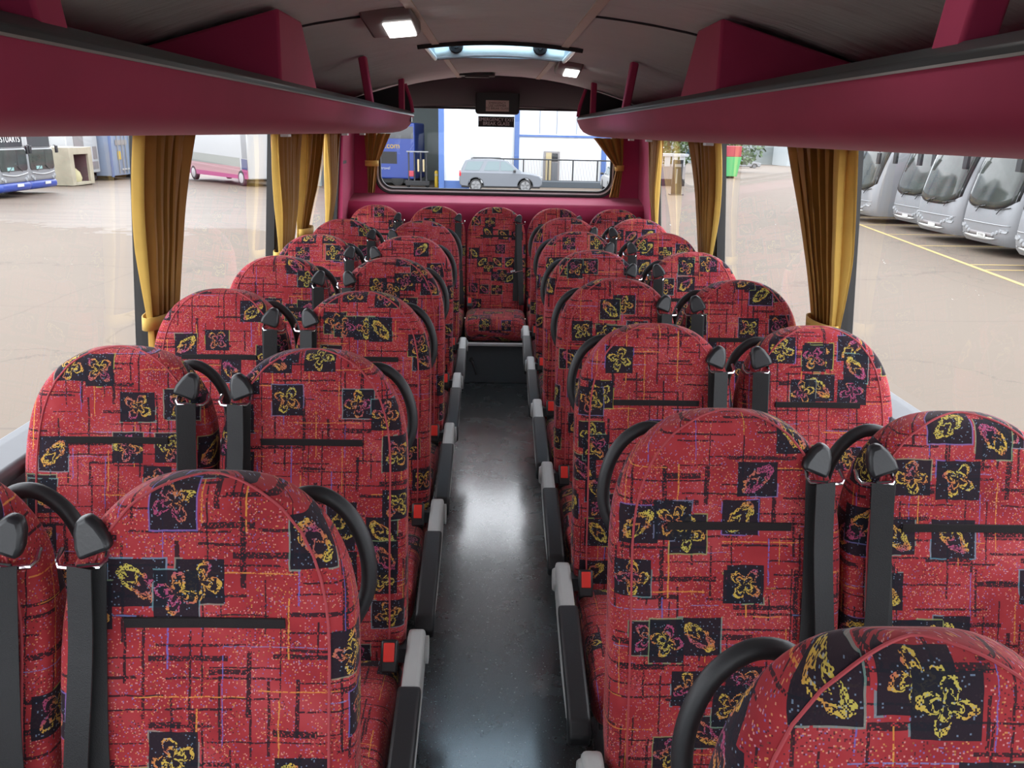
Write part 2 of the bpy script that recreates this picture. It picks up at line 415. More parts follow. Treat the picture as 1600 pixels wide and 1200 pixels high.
M['plate_paper'] = plain('pale_pink_plate', (0.62, 0.50, 0.46), 0.6)
M['ink'] = plain('dark_ink', (0.05, 0.03, 0.03), 0.7)
M['white_ink'] = plain('grey_white_ink', (0.85, 0.85, 0.85), 0.6)
M['ground'] = ground_material('yard_concrete')

# ------------------------------------------------------------------ the coach shell
Y0, YR = -2.3, 6.92            # front and rear of the saloon
def wall_x(z): return 1.225 - 0.062 * max(0.0, z - 0.95) / 0.78     # tumblehome of the sides
def ceil_z(x): return 2.15 - 0.18 * x * x

fl = MB().box((0, (Y0 + YR) / 2, -0.02), (2.5, YR - Y0, 0.04)); struct(fl.build('floor', M['floor']))

# ceiling sheet, open at the roof hatch
HX, HY0, HY1 = 0.345, 4.02, 4.72
xs = [-1.1, -0.9, -0.75, -0.6, -0.48, -HX, -0.17, 0, 0.17, HX, 0.48, 0.6, 0.75, 0.9, 1.1]
ys = [Y0, -1.0, 0.5, 2.0, 3.0, HY0, HY1, 5.5, 6.40]
cb = MB(); idx = {}
for j, y in enumerate(ys):
    for i, x in enumerate(xs): idx[i, j] = len(cb.v); cb.v.append((x, y, ceil_z(x)))
for j in range(len(ys) - 1):
    for i in range(len(xs) - 1):
        if xs[i] >= -HX - 1e-6 and xs[i + 1] <= HX + 1e-6 and abs(ys[j] - HY0) < 1e-6: continue
        cb.f.append((idx[i, j], idx[i + 1, j], idx[i + 1, j + 1], idx[i, j + 1]))
co = cb.build('ceiling', M['ceiling'], smooth=True, solid=0.05, offset=1, flip=False); struct(co)
def ceil_strip(name, pts, w, mat, drop=0.004):
    """flat strip following the ceiling through (x, y) points"""
    b = MB(); vs = []
    for i, (x, y) in enumerate(pts):
        a = Vector(pts[min(i + 1, len(pts) - 1)]) - Vector(pts[max(i - 1, 0)]); a.normalize(); n = Vector((-a.y, a.x)) * w / 2
        for sgn in (-1, 1): vs.append((x + sgn * n.x, y + sgn * n.y, ceil_z(x + sgn * n.x) - drop))
    b.add(vs, [(2 * i, 2 * i + 1, 2 * i + 3, 2 * i + 2) for i in range(len(pts) - 1)])
    return struct(b.build(name, mat, solid=0.006, offset=0))
ceil_strip('trim_1', [(-0.292, -2.2), (-0.292, HY0 - 0.03)], 0.032, M['beige_strip'])
ceil_strip('trim_2', [(0.292, -2.2), (0.292, HY0 - 0.03)], 0.032, M['beige_strip'])
ceil_strip('trim_3', [(-0.292, HY1 + 0.03), (-0.285, 6.36)], 0.03, M['beige_strip'])
ceil_strip('trim_4', [(0.292, HY1 + 0.03), (0.285, 6.36)], 0.03, M['beige_strip'])
ceil_strip('trim_5', [(-0.31 - 0.1 * k, 2.96 - 0.02 * k) for k in range(0, 7)], 0.012, M['charcoal'], 0.003)
ceil_strip('trim_6', [(0.31 + 0.1 * k, 2.96 - 0.02 * k) for k in range(0, 7)], 0.012, M['charcoal'], 0.003)

# side walls: lower panel, sill, upper panel, pillars, panes
WIN_Z0, WIN_Z1 = 0.985, 1.80
def side(sgn, nm):
    lw_ = MB().prism([(sgn * 1.225, 0.0), (sgn * 1.235, WIN_Z0 - 0.03), (sgn * 1.29, WIN_Z0 - 0.03), (sgn * 1.29, 0.0)], Y0, YR, 'y')
    struct(lw_.build('wall_' + nm, M['grey_trim']))
    sl = MB().prism([(sgn * 1.165, WIN_Z0 - 0.055), (sgn * 1.155, WIN_Z0 - 0.03), (sgn * 1.165, WIN_Z0 - 0.012), (sgn * 1.27, WIN_Z0), (sgn * 1.27, WIN_Z0 - 0.055)], Y0, 6.45, 'y')
    struct(sl.build('trim_7' if sgn < 0 else 'trim_8', M['grey_trim'], bevel=0.006))
    up = MB().prism([(sgn * wall_x(WIN_Z1), WIN_Z1), (sgn * 1.09, ceil_z(1.09) - 0.0), (sgn * 1.16, 2.05), (sgn * 1.25, 2.03), (sgn * 1.23, WIN_Z1)], Y0, YR, 'y')
    struct(up.build('wall_%s_upper' % nm, M['maroon_dark']))
    # pillars between the panes: dark grey inner face with a black rubber edge to each pane
    ys_ = [(-0.62, 0.10), (1.06, 0.10), (2.875, 0.075), (4.575, 0.09)]
    n = 9 if sgn < 0 else 15
    for k, (yc, w) in enumerate(ys_):
        p = MB().prism([(yc - w / 2, WIN_Z0), (yc + w / 2, WIN_Z0), (yc + w / 2, WIN_Z1), (yc - w / 2, WIN_Z1)], 0, 0.05)
        p.v = [(sgn * (wall_x(v[2]) - 0.012 + v[0]), v[1], v[2]) for v in p.v]
        o = struct(p.build('trim_%d' % (n + k), M['grey_trim'], bevel=0.006))
        q = MB()
        for e in (-1, 1):
            q.prism([(yc + e * w / 2 - 0.012 + e * 0.014, WIN_Z0), (yc + e * w / 2 + 0.012 + e * 0.014, WIN_Z0), (yc + e * w / 2 + 0.012 + e * 0.014, WIN_Z1), (yc + e * w / 2 - 0.012 + e * 0.014, WIN_Z1)], 0, 0.045)
        q.v = [(sgn * (wall_x(v[2]) - 0.004 + v[0]), v[1], v[2]) for v in q.v]
        q.build('window_rubber', M['rubber'], o)
    # panes
    bounds = [-2.2, -0.62, 1.06, 2.875, 4.575, 6.36]
    for k in range(5):
        a, b_ = bounds[k], bounds[k + 1]
        w = MB().grid(lambda u, v: (sgn * (wall_x(WIN_Z0 - 0.03 + v * (WIN_Z1 - WIN_Z0 + 0.05)) + 0.02), a + (b_ - a) * u, WIN_Z0 - 0.03 + v * (WIN_Z1 - WIN_Z0 + 0.05)), 1, 1)
        struct(w.build('window_%d' % (k + 1 + (0 if sgn < 0 else 5)), M['glass']))
    # maroon rear corner panel, from the last pane to the rear wall
    cp = MB().prism([(6.36, 0.3), (YR, 0.3), (YR, 1.86), (6.36, 1.86)], 0, 0.07)
    cp.v = [(sgn * (wall_x(v[2]) - 0.02 + v[0]), v[1], v[2]) for v in cp.v]
    struct(cp.build('trim_%d' % (19 if sgn < 0 else 20), M['maroon']))
    # rubber at the front of the corner panel
    q = MB().prism([(6.335, WIN_Z0), (6.365, WIN_Z0), (6.365, WIN_Z1), (6.335, WIN_Z1)], 0, 0.05)
    q.v = [(sgn * (wall_x(v[2]) - 0.008 + v[0]), v[1], v[2]) for v in q.v]
    struct(q.build('trim_%d' % (21 if sgn < 0 else 22), M['rubber']))
side(-1, 'left'); side(1, 'right')

# front end: low dash wall, header and windscreen (behind the camera)
struct(MB().box((0, Y0 - 0.03, 0.45), (2.5, 0.06, 0.9)).build('wall_front', M['charcoal']))
struct(MB().box((0, Y0 - 0.02, 2.06), (2.5, 0.06, 0.22)).build('wall_front_upper', M['charcoal']))
struct(MB().grid(lambda u, v: (-1.2 + 2.4 * u, Y0 - 0.03, 0.88 + 1.1 * v), 1, 1).build('window_11', M['glass']))

# rear wall with the rounded rear window
def rrect(cx, cz, hx, hz, r, n=8):
    pts = []
    for qx, qz, a0 in ((1, 1, 0), (-1, 1, 90), (-1, -1, 180), (1, -1, 270)):
        for k in range(n + 1):
            a = math.radians(a0 + 90 * k / n); pts.append((cx + qx * (hx - r) + r * math.cos(a), cz + qz * (hz - r) + r * math.sin(a)))
    return pts
RW = dict(cx=-0.01, cz=1.628, hx=0.955, hz=0.347, r=0.12)
def arch_z(x, z): return z - 0.03 * (x * x) * max(0, (z - 1.5) / 0.45)
hole = [(x, arch_z(x, z)) for x, z in rrect(**RW)]
def ring_mesh(inner, outer, y, th):
    n = len(inner); vs = []
    for yy in (y, y + th):
        vs += [(x, yy, z) for x, z in inner] + [(x, yy, z) for x, z in outer]
    b = MB(); fs = []
    for i in range(n):
        j = (i + 1) % n
        fs += [(i, j, n + j, n + i), (2 * n + i, 3 * n + i, 3 * n + j, 2 * n + j), (i, 2 * n + i, 2 * n + j, j), (n + i, n + j, 3 * n + j, 3 * n + i)]
    return b.add(vs, fs)
outer = []
for (x, z) in hole:                                   # project the hole outline on to the wall rectangle
    dx, dz = x - RW['cx'], z - RW['cz']
    t = min((1.22 / abs(dx)) if dx else 9e9, ((1.35 if dz < 0 else 0.45) / abs(dz)) if dz else 9e9)
    outer.append((RW['cx'] + dx * t, RW['cz'] + dz * t))
struct(ring_mesh(hole, outer, 6.88, 0.06).build('wall_rear', M['maroon']))
inner2 = [(x, arch_z(x, z)) for x, z in rrect(RW['cx'], RW['cz'], RW['hx'] - 0.03, RW['hz'] - 0.03, RW['r'] - 0.02)]
mid2 = [(x, arch_z(x, z)) for x, z in rrect(RW['cx'], RW['cz'], RW['hx'] - 0.012, RW['hz'] - 0.012, RW['r'] - 0.01)]
out2 = [(x, arch_z(x, z)) for x, z in rrect(RW['cx'], RW['cz'], RW['hx'] + 0.02, RW['hz'] + 0.02, RW['r'] + 0.01)]
rf = struct(ring_mesh(inner2, out2, 6.862, 0.03).build('trim_23', M['rubber'], bevel=0.006))
ring_mesh([(x * 1.0, z) for x, z in mid2], hole, 6.857, 0.006).build('bright_insert', M['bead'], rf)
gp = MB(); gp.add([(x, 6.90, z) for x, z in hole], [tuple(range(len(hole)))]); struct(gp.build('window_12', M['glass']))
# header between ceiling and rear window: dark, arched
hb = MB().grid(lambda u, v: (-1.16 + 2.32 * u, 6.40 + 0.47 * v - 0.05 * math.sin(math.pi * v), (ceil_z(-1.16 + 2.32 * u) + 0.01) * (1 - v) + (1.945 - 0.03 * (-1.16 + 2.32 * u) ** 2) * v), 24, 8)
struct(hb.build('trim_24', M['charcoal'], smooth=True, solid=0.02, offset=1))
# shelf behind the rear bench
sh = MB().prism([(6.60, 0.30), (6.60, 1.190), (6.625, 1.218), (6.88, 1.262), (6.90, 1.24), (6.90, 0.30)], -1.2, 1.2, 'x')
struct(sh.build('trim_25', M['maroon'], bevel=0.012, seg=3))
# plinth under the rear bench
pl = MB().box((0, 6.20, 0.145), (2.42, 0.86, 0.29)); po = struct(pl.build('trim_26', M['plinth'], bevel=0.004))
MB().box((0, 5.764, 0.292), (2.42, 0.03, 0.022)).build('pale_edge_strip', M['bead'], po, bevel=0.004)

# ------------------------------------------------------------------ luggage racks
M['rack_bead'] = plain('rack_bead', (0.30, 0.30, 0.29), 0.3)
def rack(sgn, label, xi, y_end):
    t = thing('luggage_rack', label, 'luggage rack', (sgn * 0.9, y_end - 0.2, 1.735), 0, None)
    o = Vector(t.location)
    prof = [(1.19, 1.732), (1.0, 1.732), (0.80, 1.734), (0.72, 1.738), (0.66, 1.748), (0.625, 1.765), (0.608, 1.785), (0.60, 1.81), (0.595, 1.835), (0.592, 1.856), (0.61, 1.856), (0.62, 1.80), (0.66, 1.775), (0.75, 1.765), (1.19, 1.76)]
    prof = [(x - 0.597 + xi if x < 1.1 else x, z) for x, z in prof]
    ysr = [Y0 + 0.05, -1, 0, 0.7, 1.2, 1.8, 2.4, 3.2, 4, 5, y_end - 0.28] + [y_end - 0.28 + 0.28 * math.sin(math.radians(a)) for a in (15, 30, 42, 54, 65, 75, 83, 90)]
    b = MB(); n = len(prof)
    for y in ysr:
        tt = max(0.0, (y - (y_end - 0.28)) / 0.28); k = 1 - 0.86 * (1 - math.sqrt(max(0, 1 - tt * tt)))
        for x, z in prof:
            b.v.append((sgn * x - o.x, y - o.y, 1.856 - (1.856 - z) * k - o.z))
    for j in range(len(ysr) - 1):
        for i in range(n):
            i2 = (i + 1) % n; b.f.append((j * n + i, j * n + i2, (j + 1) * n + i2, (j + 1) * n + i))
    b.f.append(tuple(range(n))); b.f.append(tuple((len(ysr) - 1) * n + i for i in range(n)))
    b.build('padded_panel', M['maroon'], t, smooth=True)
    def L(mb): mb.v = [(sgn * v[0] - o.x, v[1] - o.y, v[2] - o.z) for v in mb.v]; return mb
    L(MB().prism([(xi - 0.006, 1.853), (xi - 0.004, 1.868), (xi + 0.016, 1.886), (xi + 0.034, 1.886), (xi + 0.034, 1.853)], Y0 + 0.05, y_end - 0.01, 'y')).build('edge_trim', M['rack_trim'], t, bevel=0.003)
    L(MB().prism([(xi - 0.0075, 1.853), (xi - 0.0075, 1.857), (xi, 1.857), (xi, 1.853)], Y0 + 0.05, y_end - 0.005, 'y')).build('pale_bead', M['rack_bead'], t)
    # padded boxes and dividers between rack and roof
    def zt(x): return ceil_z(x) - 0.004
    for (ya, yb, ta, tb, xo) in ((2.43, 2.92, 2.44, 2.72, 1.10),):
        bx = MB(); x0 = xi + 0.012
        vs = []
        for (x, z_) in ((x0, 1.87), (x0, zt(x0) - 0.012), (xo, zt(xo)), (xo, 1.80)):
            lo = z_ < 1.9; vs.append((x, ya if lo else ta, z_)); vs.append((x, yb if lo else tb, z_))
        bx.add(vs, [(0, 1, 3, 2), (2, 3, 5, 4), (4, 5, 7, 6), (6, 7, 1, 0), (0, 2, 4, 6), (1, 7, 5, 3)])
        L(bx).build('duct_cover', M['maroon'], t, bevel=0.008)
    for (ya, yb, wx) in ((1.17, 1.25, 0.05), (4.20, 4.26, 0.035), (5.62, 5.68, 0.035)):
        bx = MB(); x0 = xi + 0.012; sl_ = -0.20 if ya > 3 else -0.06
        if ya > 5: sl_ = 0
        vs = []
        for x in (x0, x0 + wx):
            z1 = zt(x) - 0.004
            vs += [(x, ya, 1.875), (x, yb, 1.875), (x, yb + sl_, z1), (x, ya + sl_, z1)]
        bx.add(vs, [(0, 1, 2, 3), (4, 7, 6, 5), (0, 4, 5, 1), (1, 5, 6, 2), (2, 6, 7, 3), (3, 7, 4, 0)])
        L(bx).build('divider_post', M['maroon'], t, bevel=0.006)
    # lining at the back of the rack and the closed rear end
    L(MB().prism([(1.085, 1.76), (1.06, 1.99), (1.075, 2.0), (1.10, 1.76)], Y0 + 0.05, 6.4, 'y')).build('back_lining', M['maroon'], t)
    e = MB(); x0 = xi + 0.004
    e.add([(x0, y_end - 0.06, 1.87), (1.1, y_end - 0.06, 1.80), (1.1, y_end - 0.06, zt(1.08)), (x0 + 0.05, y_end - 0.06, zt(x0 + 0.05) - 0.004),
           (x0, y_end - 0.03, 1.87), (1.1, y_end - 0.03, 1.80), (1.1, y_end - 0.03, zt(1.08)), (x0 + 0.05, y_end - 0.03, zt(x0 + 0.05) - 0.004)],
          [(0, 1, 2, 3), (4, 7, 6, 5), (0, 4, 5, 1), (1, 5, 6, 2), (2, 6, 7, 3), (3, 7, 4, 0)])
    L(e).build('end_panel', M['charcoal'], t)
    # maroon edge of the end panel
    L(MB().tube([(x0, y_end - 0.045, 1.875), (x0 + 0.012, y_end - 0.045, 1.95), (x0 + 0.05, y_end - 0.045, zt(x0 + 0.05) - 0.008)], 0.017)).build('end_panel_edging', M['maroon'], t)
    if sgn < 0: L(MB().box((xi - 0.003, y_end - 0.19, 1.828), (0.008, 0.10, 0.035))).build('end_clip', M['black_plastic'], t, bevel=0.003)
    # clips under the panel
    for yy in (5.2, 4.6, 3.3):
        L(MB().box((xi + 0.22, yy, 1.729), (0.03, 0.05, 0.012))).build('curtain_rail_clip', M['bead'], t, bevel=0.002)
    return t
rack(-1, 'maroon padded luggage rack with black edge running above the left-hand windows', 0.597, 6.12)
rack(1, 'maroon padded luggage rack with black edge running above the right-hand windows', 0.587, 6.40)

# ------------------------------------------------------------------ ceiling fittings
h = thing('roof_hatch', 'pale blue-grey roof hatch with two round knobs in the ceiling', 'roof hatch', (0, 4.37, 2.15))
def LH(mb): mb.v = [(v[0], v[1] - 4.37, v[2] - 2.15) for v in mb.v]; return mb
HT = 2.33
LH(MB().grid(lambda u, v: (-HX + 2 * HX * u, HY1 + 0.04 * v, 2.135 + (HT - 2.135) * v), 6, 2)).build('far_wall', M['hatch_wall'], h, solid=0.012, offset=1)
LH(MB().grid(lambda u, v: (-HX + 2 * HX * u, HY0 - 0.02 * v, 2.135 + (HT - 2.135) * v), 6, 2)).build('near_wall', M['hatch_wall'], h, solid=0.012, offset=-1)
for sg in (-1, 1):
    LH(MB().grid(lambda u, v: (sg * (HX + 0.03 * v), HY0 + (HY1 - HY0) * u, 2.12 + (HT - 2.12) * v), 4, 2)).build('side_wall', M['hatch_wall'], h, solid=0.012, offset=0)
fr = MB()
for pts in ([(-HX - 0.02, HY0 - 0.012), (HX + 0.02, HY0 - 0.012)], ):
    vs = []
    fr.tube([(-HX - 0.03 + (2 * HX + 0.06) * k / 12, HY0 - 0.01, ceil_z(-HX - 0.03 + (2 * HX + 0.06) * k / 12) - 0.004) for k in range(13)], 0.014, 8)
LH(fr).build('near_seal', M['rubber'], h)
fr = MB().tube([(-HX + 2 * HX * k / 12, HY1 + 0.006, ceil_z(-HX + 2 * HX * k / 12) - 0.002) for k in range(13)], 0.010, 8)
LH(fr).build('far_rim', M['lamp_body'], h)
for sg in (-1, 1):
    LH(MB().tube([(sg * HX, HY0, ceil_z(HX) - 0.002), (sg * HX, HY1, ceil_z(HX) - 0.002)], 0.012, 8)).build('side_rim', M['lamp_lens'], h)
lid = bpy.data.materials.new('hatch_lid'); g = NT(lid)
t_ = g.n('BsdfTranslucent'); t_.inputs[0].default_value = (0.70, 0.80, 0.86, 1); o_ = g.n('OutputMaterial'); g.nt.links.new(t_.outputs[0], o_.inputs[0])
LH(MB().box((0, 4.37, HT + 0.012), (2 * HX + 0.14, HY1 - HY0 + 0.16, 0.012))).build('lid', lid, h)
for x in (-0.232, 0.215):
    k = MB().lathe([(0.0, 0.0), (0.036, 0.0), (0.038, -0.014), (0.030, -0.026), (0.014, -0.030), (0.012, -0.036), (0.0, -0.037)], (x, HY1 - 0.0, 2.188), 20, 'y')
    LH(k).build('knob', M['black_plastic'], h, smooth=True)

def lamp(x, y, label, wx, wy):
    t = thing('ceiling_light', label, 'ceiling light', (x, y, ceil_z(x)), 0, 'ceiling lights')
    t.rotation_euler = (0, math.atan(0.27 * x), 0)
    b = MB().prism([(-wy / 2, 0.0), (wy / 2, 0.0), (wy / 2 - 0.02, -0.040), (wy / 2 - 0.06, -0.052), (-wy / 2 + 0.05, -0.020)], -wx / 2, wx / 2, 'x')
    b.build('housing', M['lamp_body'], t, bevel=0.010, seg=3)
    b = MB().prism([(-wy / 2 + 0.120, -0.028), (wy / 2 - 0.066, -0.050), (wy / 2 - 0.066, -0.058), (-wy / 2 + 0.120, -0.036)], -wx * 0.14, wx * 0.42, 'x')
    b.build('lens', M['lit_lens'], t, bevel=0.003)
lamp(-0.375, 3.02, 'square lit ceiling light just left of and in front of the roof hatch', 0.17, 0.36)
lamp(0.385, 4.86, 'small lit ceiling light just right of and behind the roof hatch', 0.14, 0.34)
lamp(0.385, 1.18, 'added unseen ceiling light over the right-hand seats above the camera', 0.17, 0.36)  # out of view; added in the lamp spacing to brighten the rack fronts
lamp(-0.375, -0.66, 'added unseen ceiling light over the front left, behind the camera', 0.17, 0.36)  # second unseen lamp, added for more light on racks and seats
v_ = thing('air_vent', 'black slotted air vent in the ceiling above the emergency hammer box', 'air vent', (-0.15, 6.12, 2.147))
MB().prism(rrect(0, 0, 0.125, 0.09, 0.03, 4), -0.022, 0.0, 'z').build('surround', M['black_plastic'], v_, bevel=0.006)
MB().prism(rrect(0, -0.015, 0.085, 0.045, 0.02, 4), -0.03, -0.021, 'z').build('grille', M['dark_steel'], v_, bevel=0.003)

# emergency hammer box and sign
hb_ = thing('hammer_box', 'black emergency hammer box with a pale instruction plate above the rear window', 'hammer box', (-0.005, 6.66, 1.98))
MB().prism(rrect(0, 0, 0.168, 0.092, 0.022, 5), -0.05, 0.10, 'y').build('casing', M['black_soft'], hb_, bevel=0.012, seg=3)
MB().box((0, -0.053, -0.033), (0.176, 0.006, 0.080)).build('instruction_plate', M['plate_paper'], hb_)
lettering('lettering', 'EMERGENCY\nUSE HAMMER\nTO BREAK GLASS', 0.023, M['ink'], hb_, face_matrix((0, -0.0575, -0.033), (1, 0, 0), (0, 0, 1)), 1.0, 0.98)
es = thing('exit_sign', 'black emergency exit sticker at the top of the rear window', 'sign', (-0.012, 6.885, 1.835))
MB().box((0, 0, 0), (0.285, 0.006, 0.080)).build('backing', M['rubber'], es)
lettering('lettering', 'EMERGENCY EXIT\nBREAK GLASS', 0.036, M['white_ink'], es, face_matrix((0, -0.005, 0), (1, 0, 0), (0, 0, 1)), 1.0, 0.97)
np_ = tag(MB().prism(rrect(6.445, 1.54, 0.075, 0.035, 0.008, 3), -1.163, -1.148, 'x').build('notice_plate', M['dark_steel'], None, bevel=0.003), 'small dark metal notice plate on the maroon rear corner panel', 'plate')
lv = thing('release_lever', 'small black lever on the charcoal panel under the rear bench', 'lever', (-0.17, 5.77, 0.13))
MB().tube([(0, 0, 0.045), (0.012, -0.02, 0.02), (0.04, -0.035, -0.06)], 0.008).build('arm', M['rubber'], lv)
MB().lathe([(0.0, 0.0), (0.018, 0.0), (0.018, -0.012), (0.0, -0.012)], (0, 0, 0.045), 14, 'y').build('pivot', M['black_plastic'], lv)

# ------------------------------------------------------------------ seats
def uv_mesh(name, rows, parent, mat, cap0=False, cap1=False):
    """rows: list of rings of (point, u, v); rings keep a doubled seam vertex so the cloth never jumps"""
    n = len(rows[0]); vs = [p for r_ in rows for (p, u, v) in r_]; uvs = [(u, v) for r_ in rows for (p, u, v) in r_]
    fs = []
    for j in range(len(rows) - 1):
        for i in range(n - 1): fs.append((j * n + i, j * n + i + 1, (j + 1) * n + i + 1, (j + 1) * n + i))
    if cap0: fs.append(tuple(range(n - 1))[::-1])
    if cap1: fs.append(tuple((len(rows) - 1) * n + i for i in range(n - 1)))
    me = bpy.data.meshes.new(name); me.from_pydata(vs, [], fs)
    lay = me.uv_layers.new(name='UVMap')
    for l in me.loops: lay.data[l.index].uv = uvs[l.vertex_index]
    for p in me.polygons: p.use_smooth = True
    me.materials.append(mat)
    o = bpy.data.objects.new(name, me); return link(o, parent)

S_TOP = 1.24
def back_w(z):
    t = max(0.0, S_TOP - z); s = min(1.0, t / 0.30)
    w = 0.229 * (max(0.0, 1 - (1 - s) ** 2.7)) ** 0.43
    if z < 0.62: w -= 0.016 * ((0.62 - z) / 0.2) ** 1.5
    return max(w, 0.002)
def back_front(z):
    k = max(0.0, (z - 0.42) / 0.82)
    return -0.185 + 0.165 * k ** 1.15 - 0.020 * math.sin(math.pi * min(1, k * 1.3)) * (1 if k < 0.77 else 0)
def back_half(z):
    d = 0.060 - 0.020 * max(0, (z - 0.42) / 0.82)
    t = max(0.0, S_TOP - z)
    if t < 0.03: d *= math.sqrt(max(0.0, 1 - (1 - t / 0.03) ** 2)) * 0.97 + 0.03
    return d
def back_point(z, th):
    w = back_w(z); d = back_half(z); dfull = 0.060 - 0.020 * max(0, (z - 0.42) / 0.82)
    yc = back_front(z) + dfull
    c, s = math.cos(th), math.sin(th); p = 0.46
    x = w * math.copysign(abs(c) ** p, c); y = yc + d * math.copysign(abs(s) ** p, s)
    if s < 0: y -= 0.014 * (abs(x) / 0.222) ** 3 * (1 if w > 0.1 else w / 0.1) * abs(s) ** 0.5   # side bolsters come forward
    return (x, y, z)
def make_backrest(parent, dz=0.0):
    zs = [0.40 + 0.62 * i / 14 for i in range(15)] + [1.02 + 0.16 * i / 9 for i in range(1, 10)] + [1.18 + 0.06 * (1 - (1 - i / 12) ** 2.2) for i in range(1, 13)]
    rows = []; N = 56; vv = 0; pz = None
    for z in zs:
        pts = [back_point(z + 0, math.pi / 2 + 2 * math.pi * i / N) for i in range(N + 1)]      # seam at the back
        L = [0.0]
        for i in range(N): L.append(L[-1] + (Vector(pts[i + 1]) - Vector(pts[i])).length)
        mid = L[N // 2]
        c = Vector(pts[N // 2]); vv += (c - pz).length if pz is not None else 0; pz = c
        rows.append([((p[0], p[1], p[2] + dz), l - mid, vv) for p, l in zip(pts, L)])
    return uv_mesh('backrest', rows, parent, M['fabric'], True, True)
def make_cushion(parent, z_top=0.505, thick=0.135, half=0.215, y_back=-0.12, y_front=-0.655):
    ys_ = [y_back + (y_front + 0.07 - y_back) * i / 10 for i in range(11)] + [y_front + 0.07 - 0.07 * math.sin(math.radians(a)) for a in (12, 25, 38, 50, 62, 73, 82, 90)]
    rows = []; N = 48; vv = 0; pc = None
    for y in ys_:
        k = max(0.0, (y_front + 0.07 - y) / 0.07); sh = math.sqrt(max(0, 1 - k * k)); hh = thick / 2 * (0.16 + 0.84 * sh); hw = half - 0.03 * (1 - sh)
        zt_ = z_top + 0.018 * math.sin(math.pi * min(1.0, (y_back - y) / 0.5)) - 0.02 * (1 - (y_back - y) / 0.53)
        zc = zt_ - thick / 2 - 0.01 * (1 - sh)
        pts = []
        for i in range(N + 1):
            th = -math.pi / 2 + 2 * math.pi * i / N; c, s = math.cos(th), math.sin(th)
            x = hw * math.copysign(abs(c) ** 0.4, c); z = zc + hh * math.copysign(abs(s) ** 0.5, s)
            if s > 0: z += 0.010 * (abs(x) / half) ** 3 * sh
            pts.append(Vector((x, y, z)))
        L = [0.0]
        for i in range(N): L.append(L[-1] + (pts[i + 1] - pts[i]).length)
        c = pts[N // 2]; vv += (c - pc).length if pc is not None else 0; pc = c
        rows.append([(p, l - L[N // 2], -vv + 5.0) for p, l in zip(pts, L)])
    return uv_mesh('cushion', rows, parent, M['fabric'], True, True)
def ribbon(path, w, side=(1, 0, 0)):
    b = MB(); s_ = Vector(side).normalized() * (w / 2); vs = []
    for p in path: p = Vector(p); vs += [p - s_, p + s_]
    return b.add(vs, [(2 * i, 2 * i + 1, 2 * i + 3, 2 * i + 2) for i in range(len(path) - 1)])
def smooth_path(pts, n=6):
    pts = [Vector(p) for p in pts]; out = []
    for i in range(len(pts) - 1):
        p0, p1, p2, p3 = pts[max(i - 1, 0)], pts[i], pts[i + 1], pts[min(i + 2, len(pts) - 1)]
        for k in range(n):
            t = k / n; out.append(0.5 * ((2 * p1) + (p2 - p0) * t + (2 * p0 - 5 * p1 + 4 * p2 - p3) * t * t + (3 * p1 - p0 - 3 * p2 + p3) * t ** 3))
    out.append(pts[-1]); return out

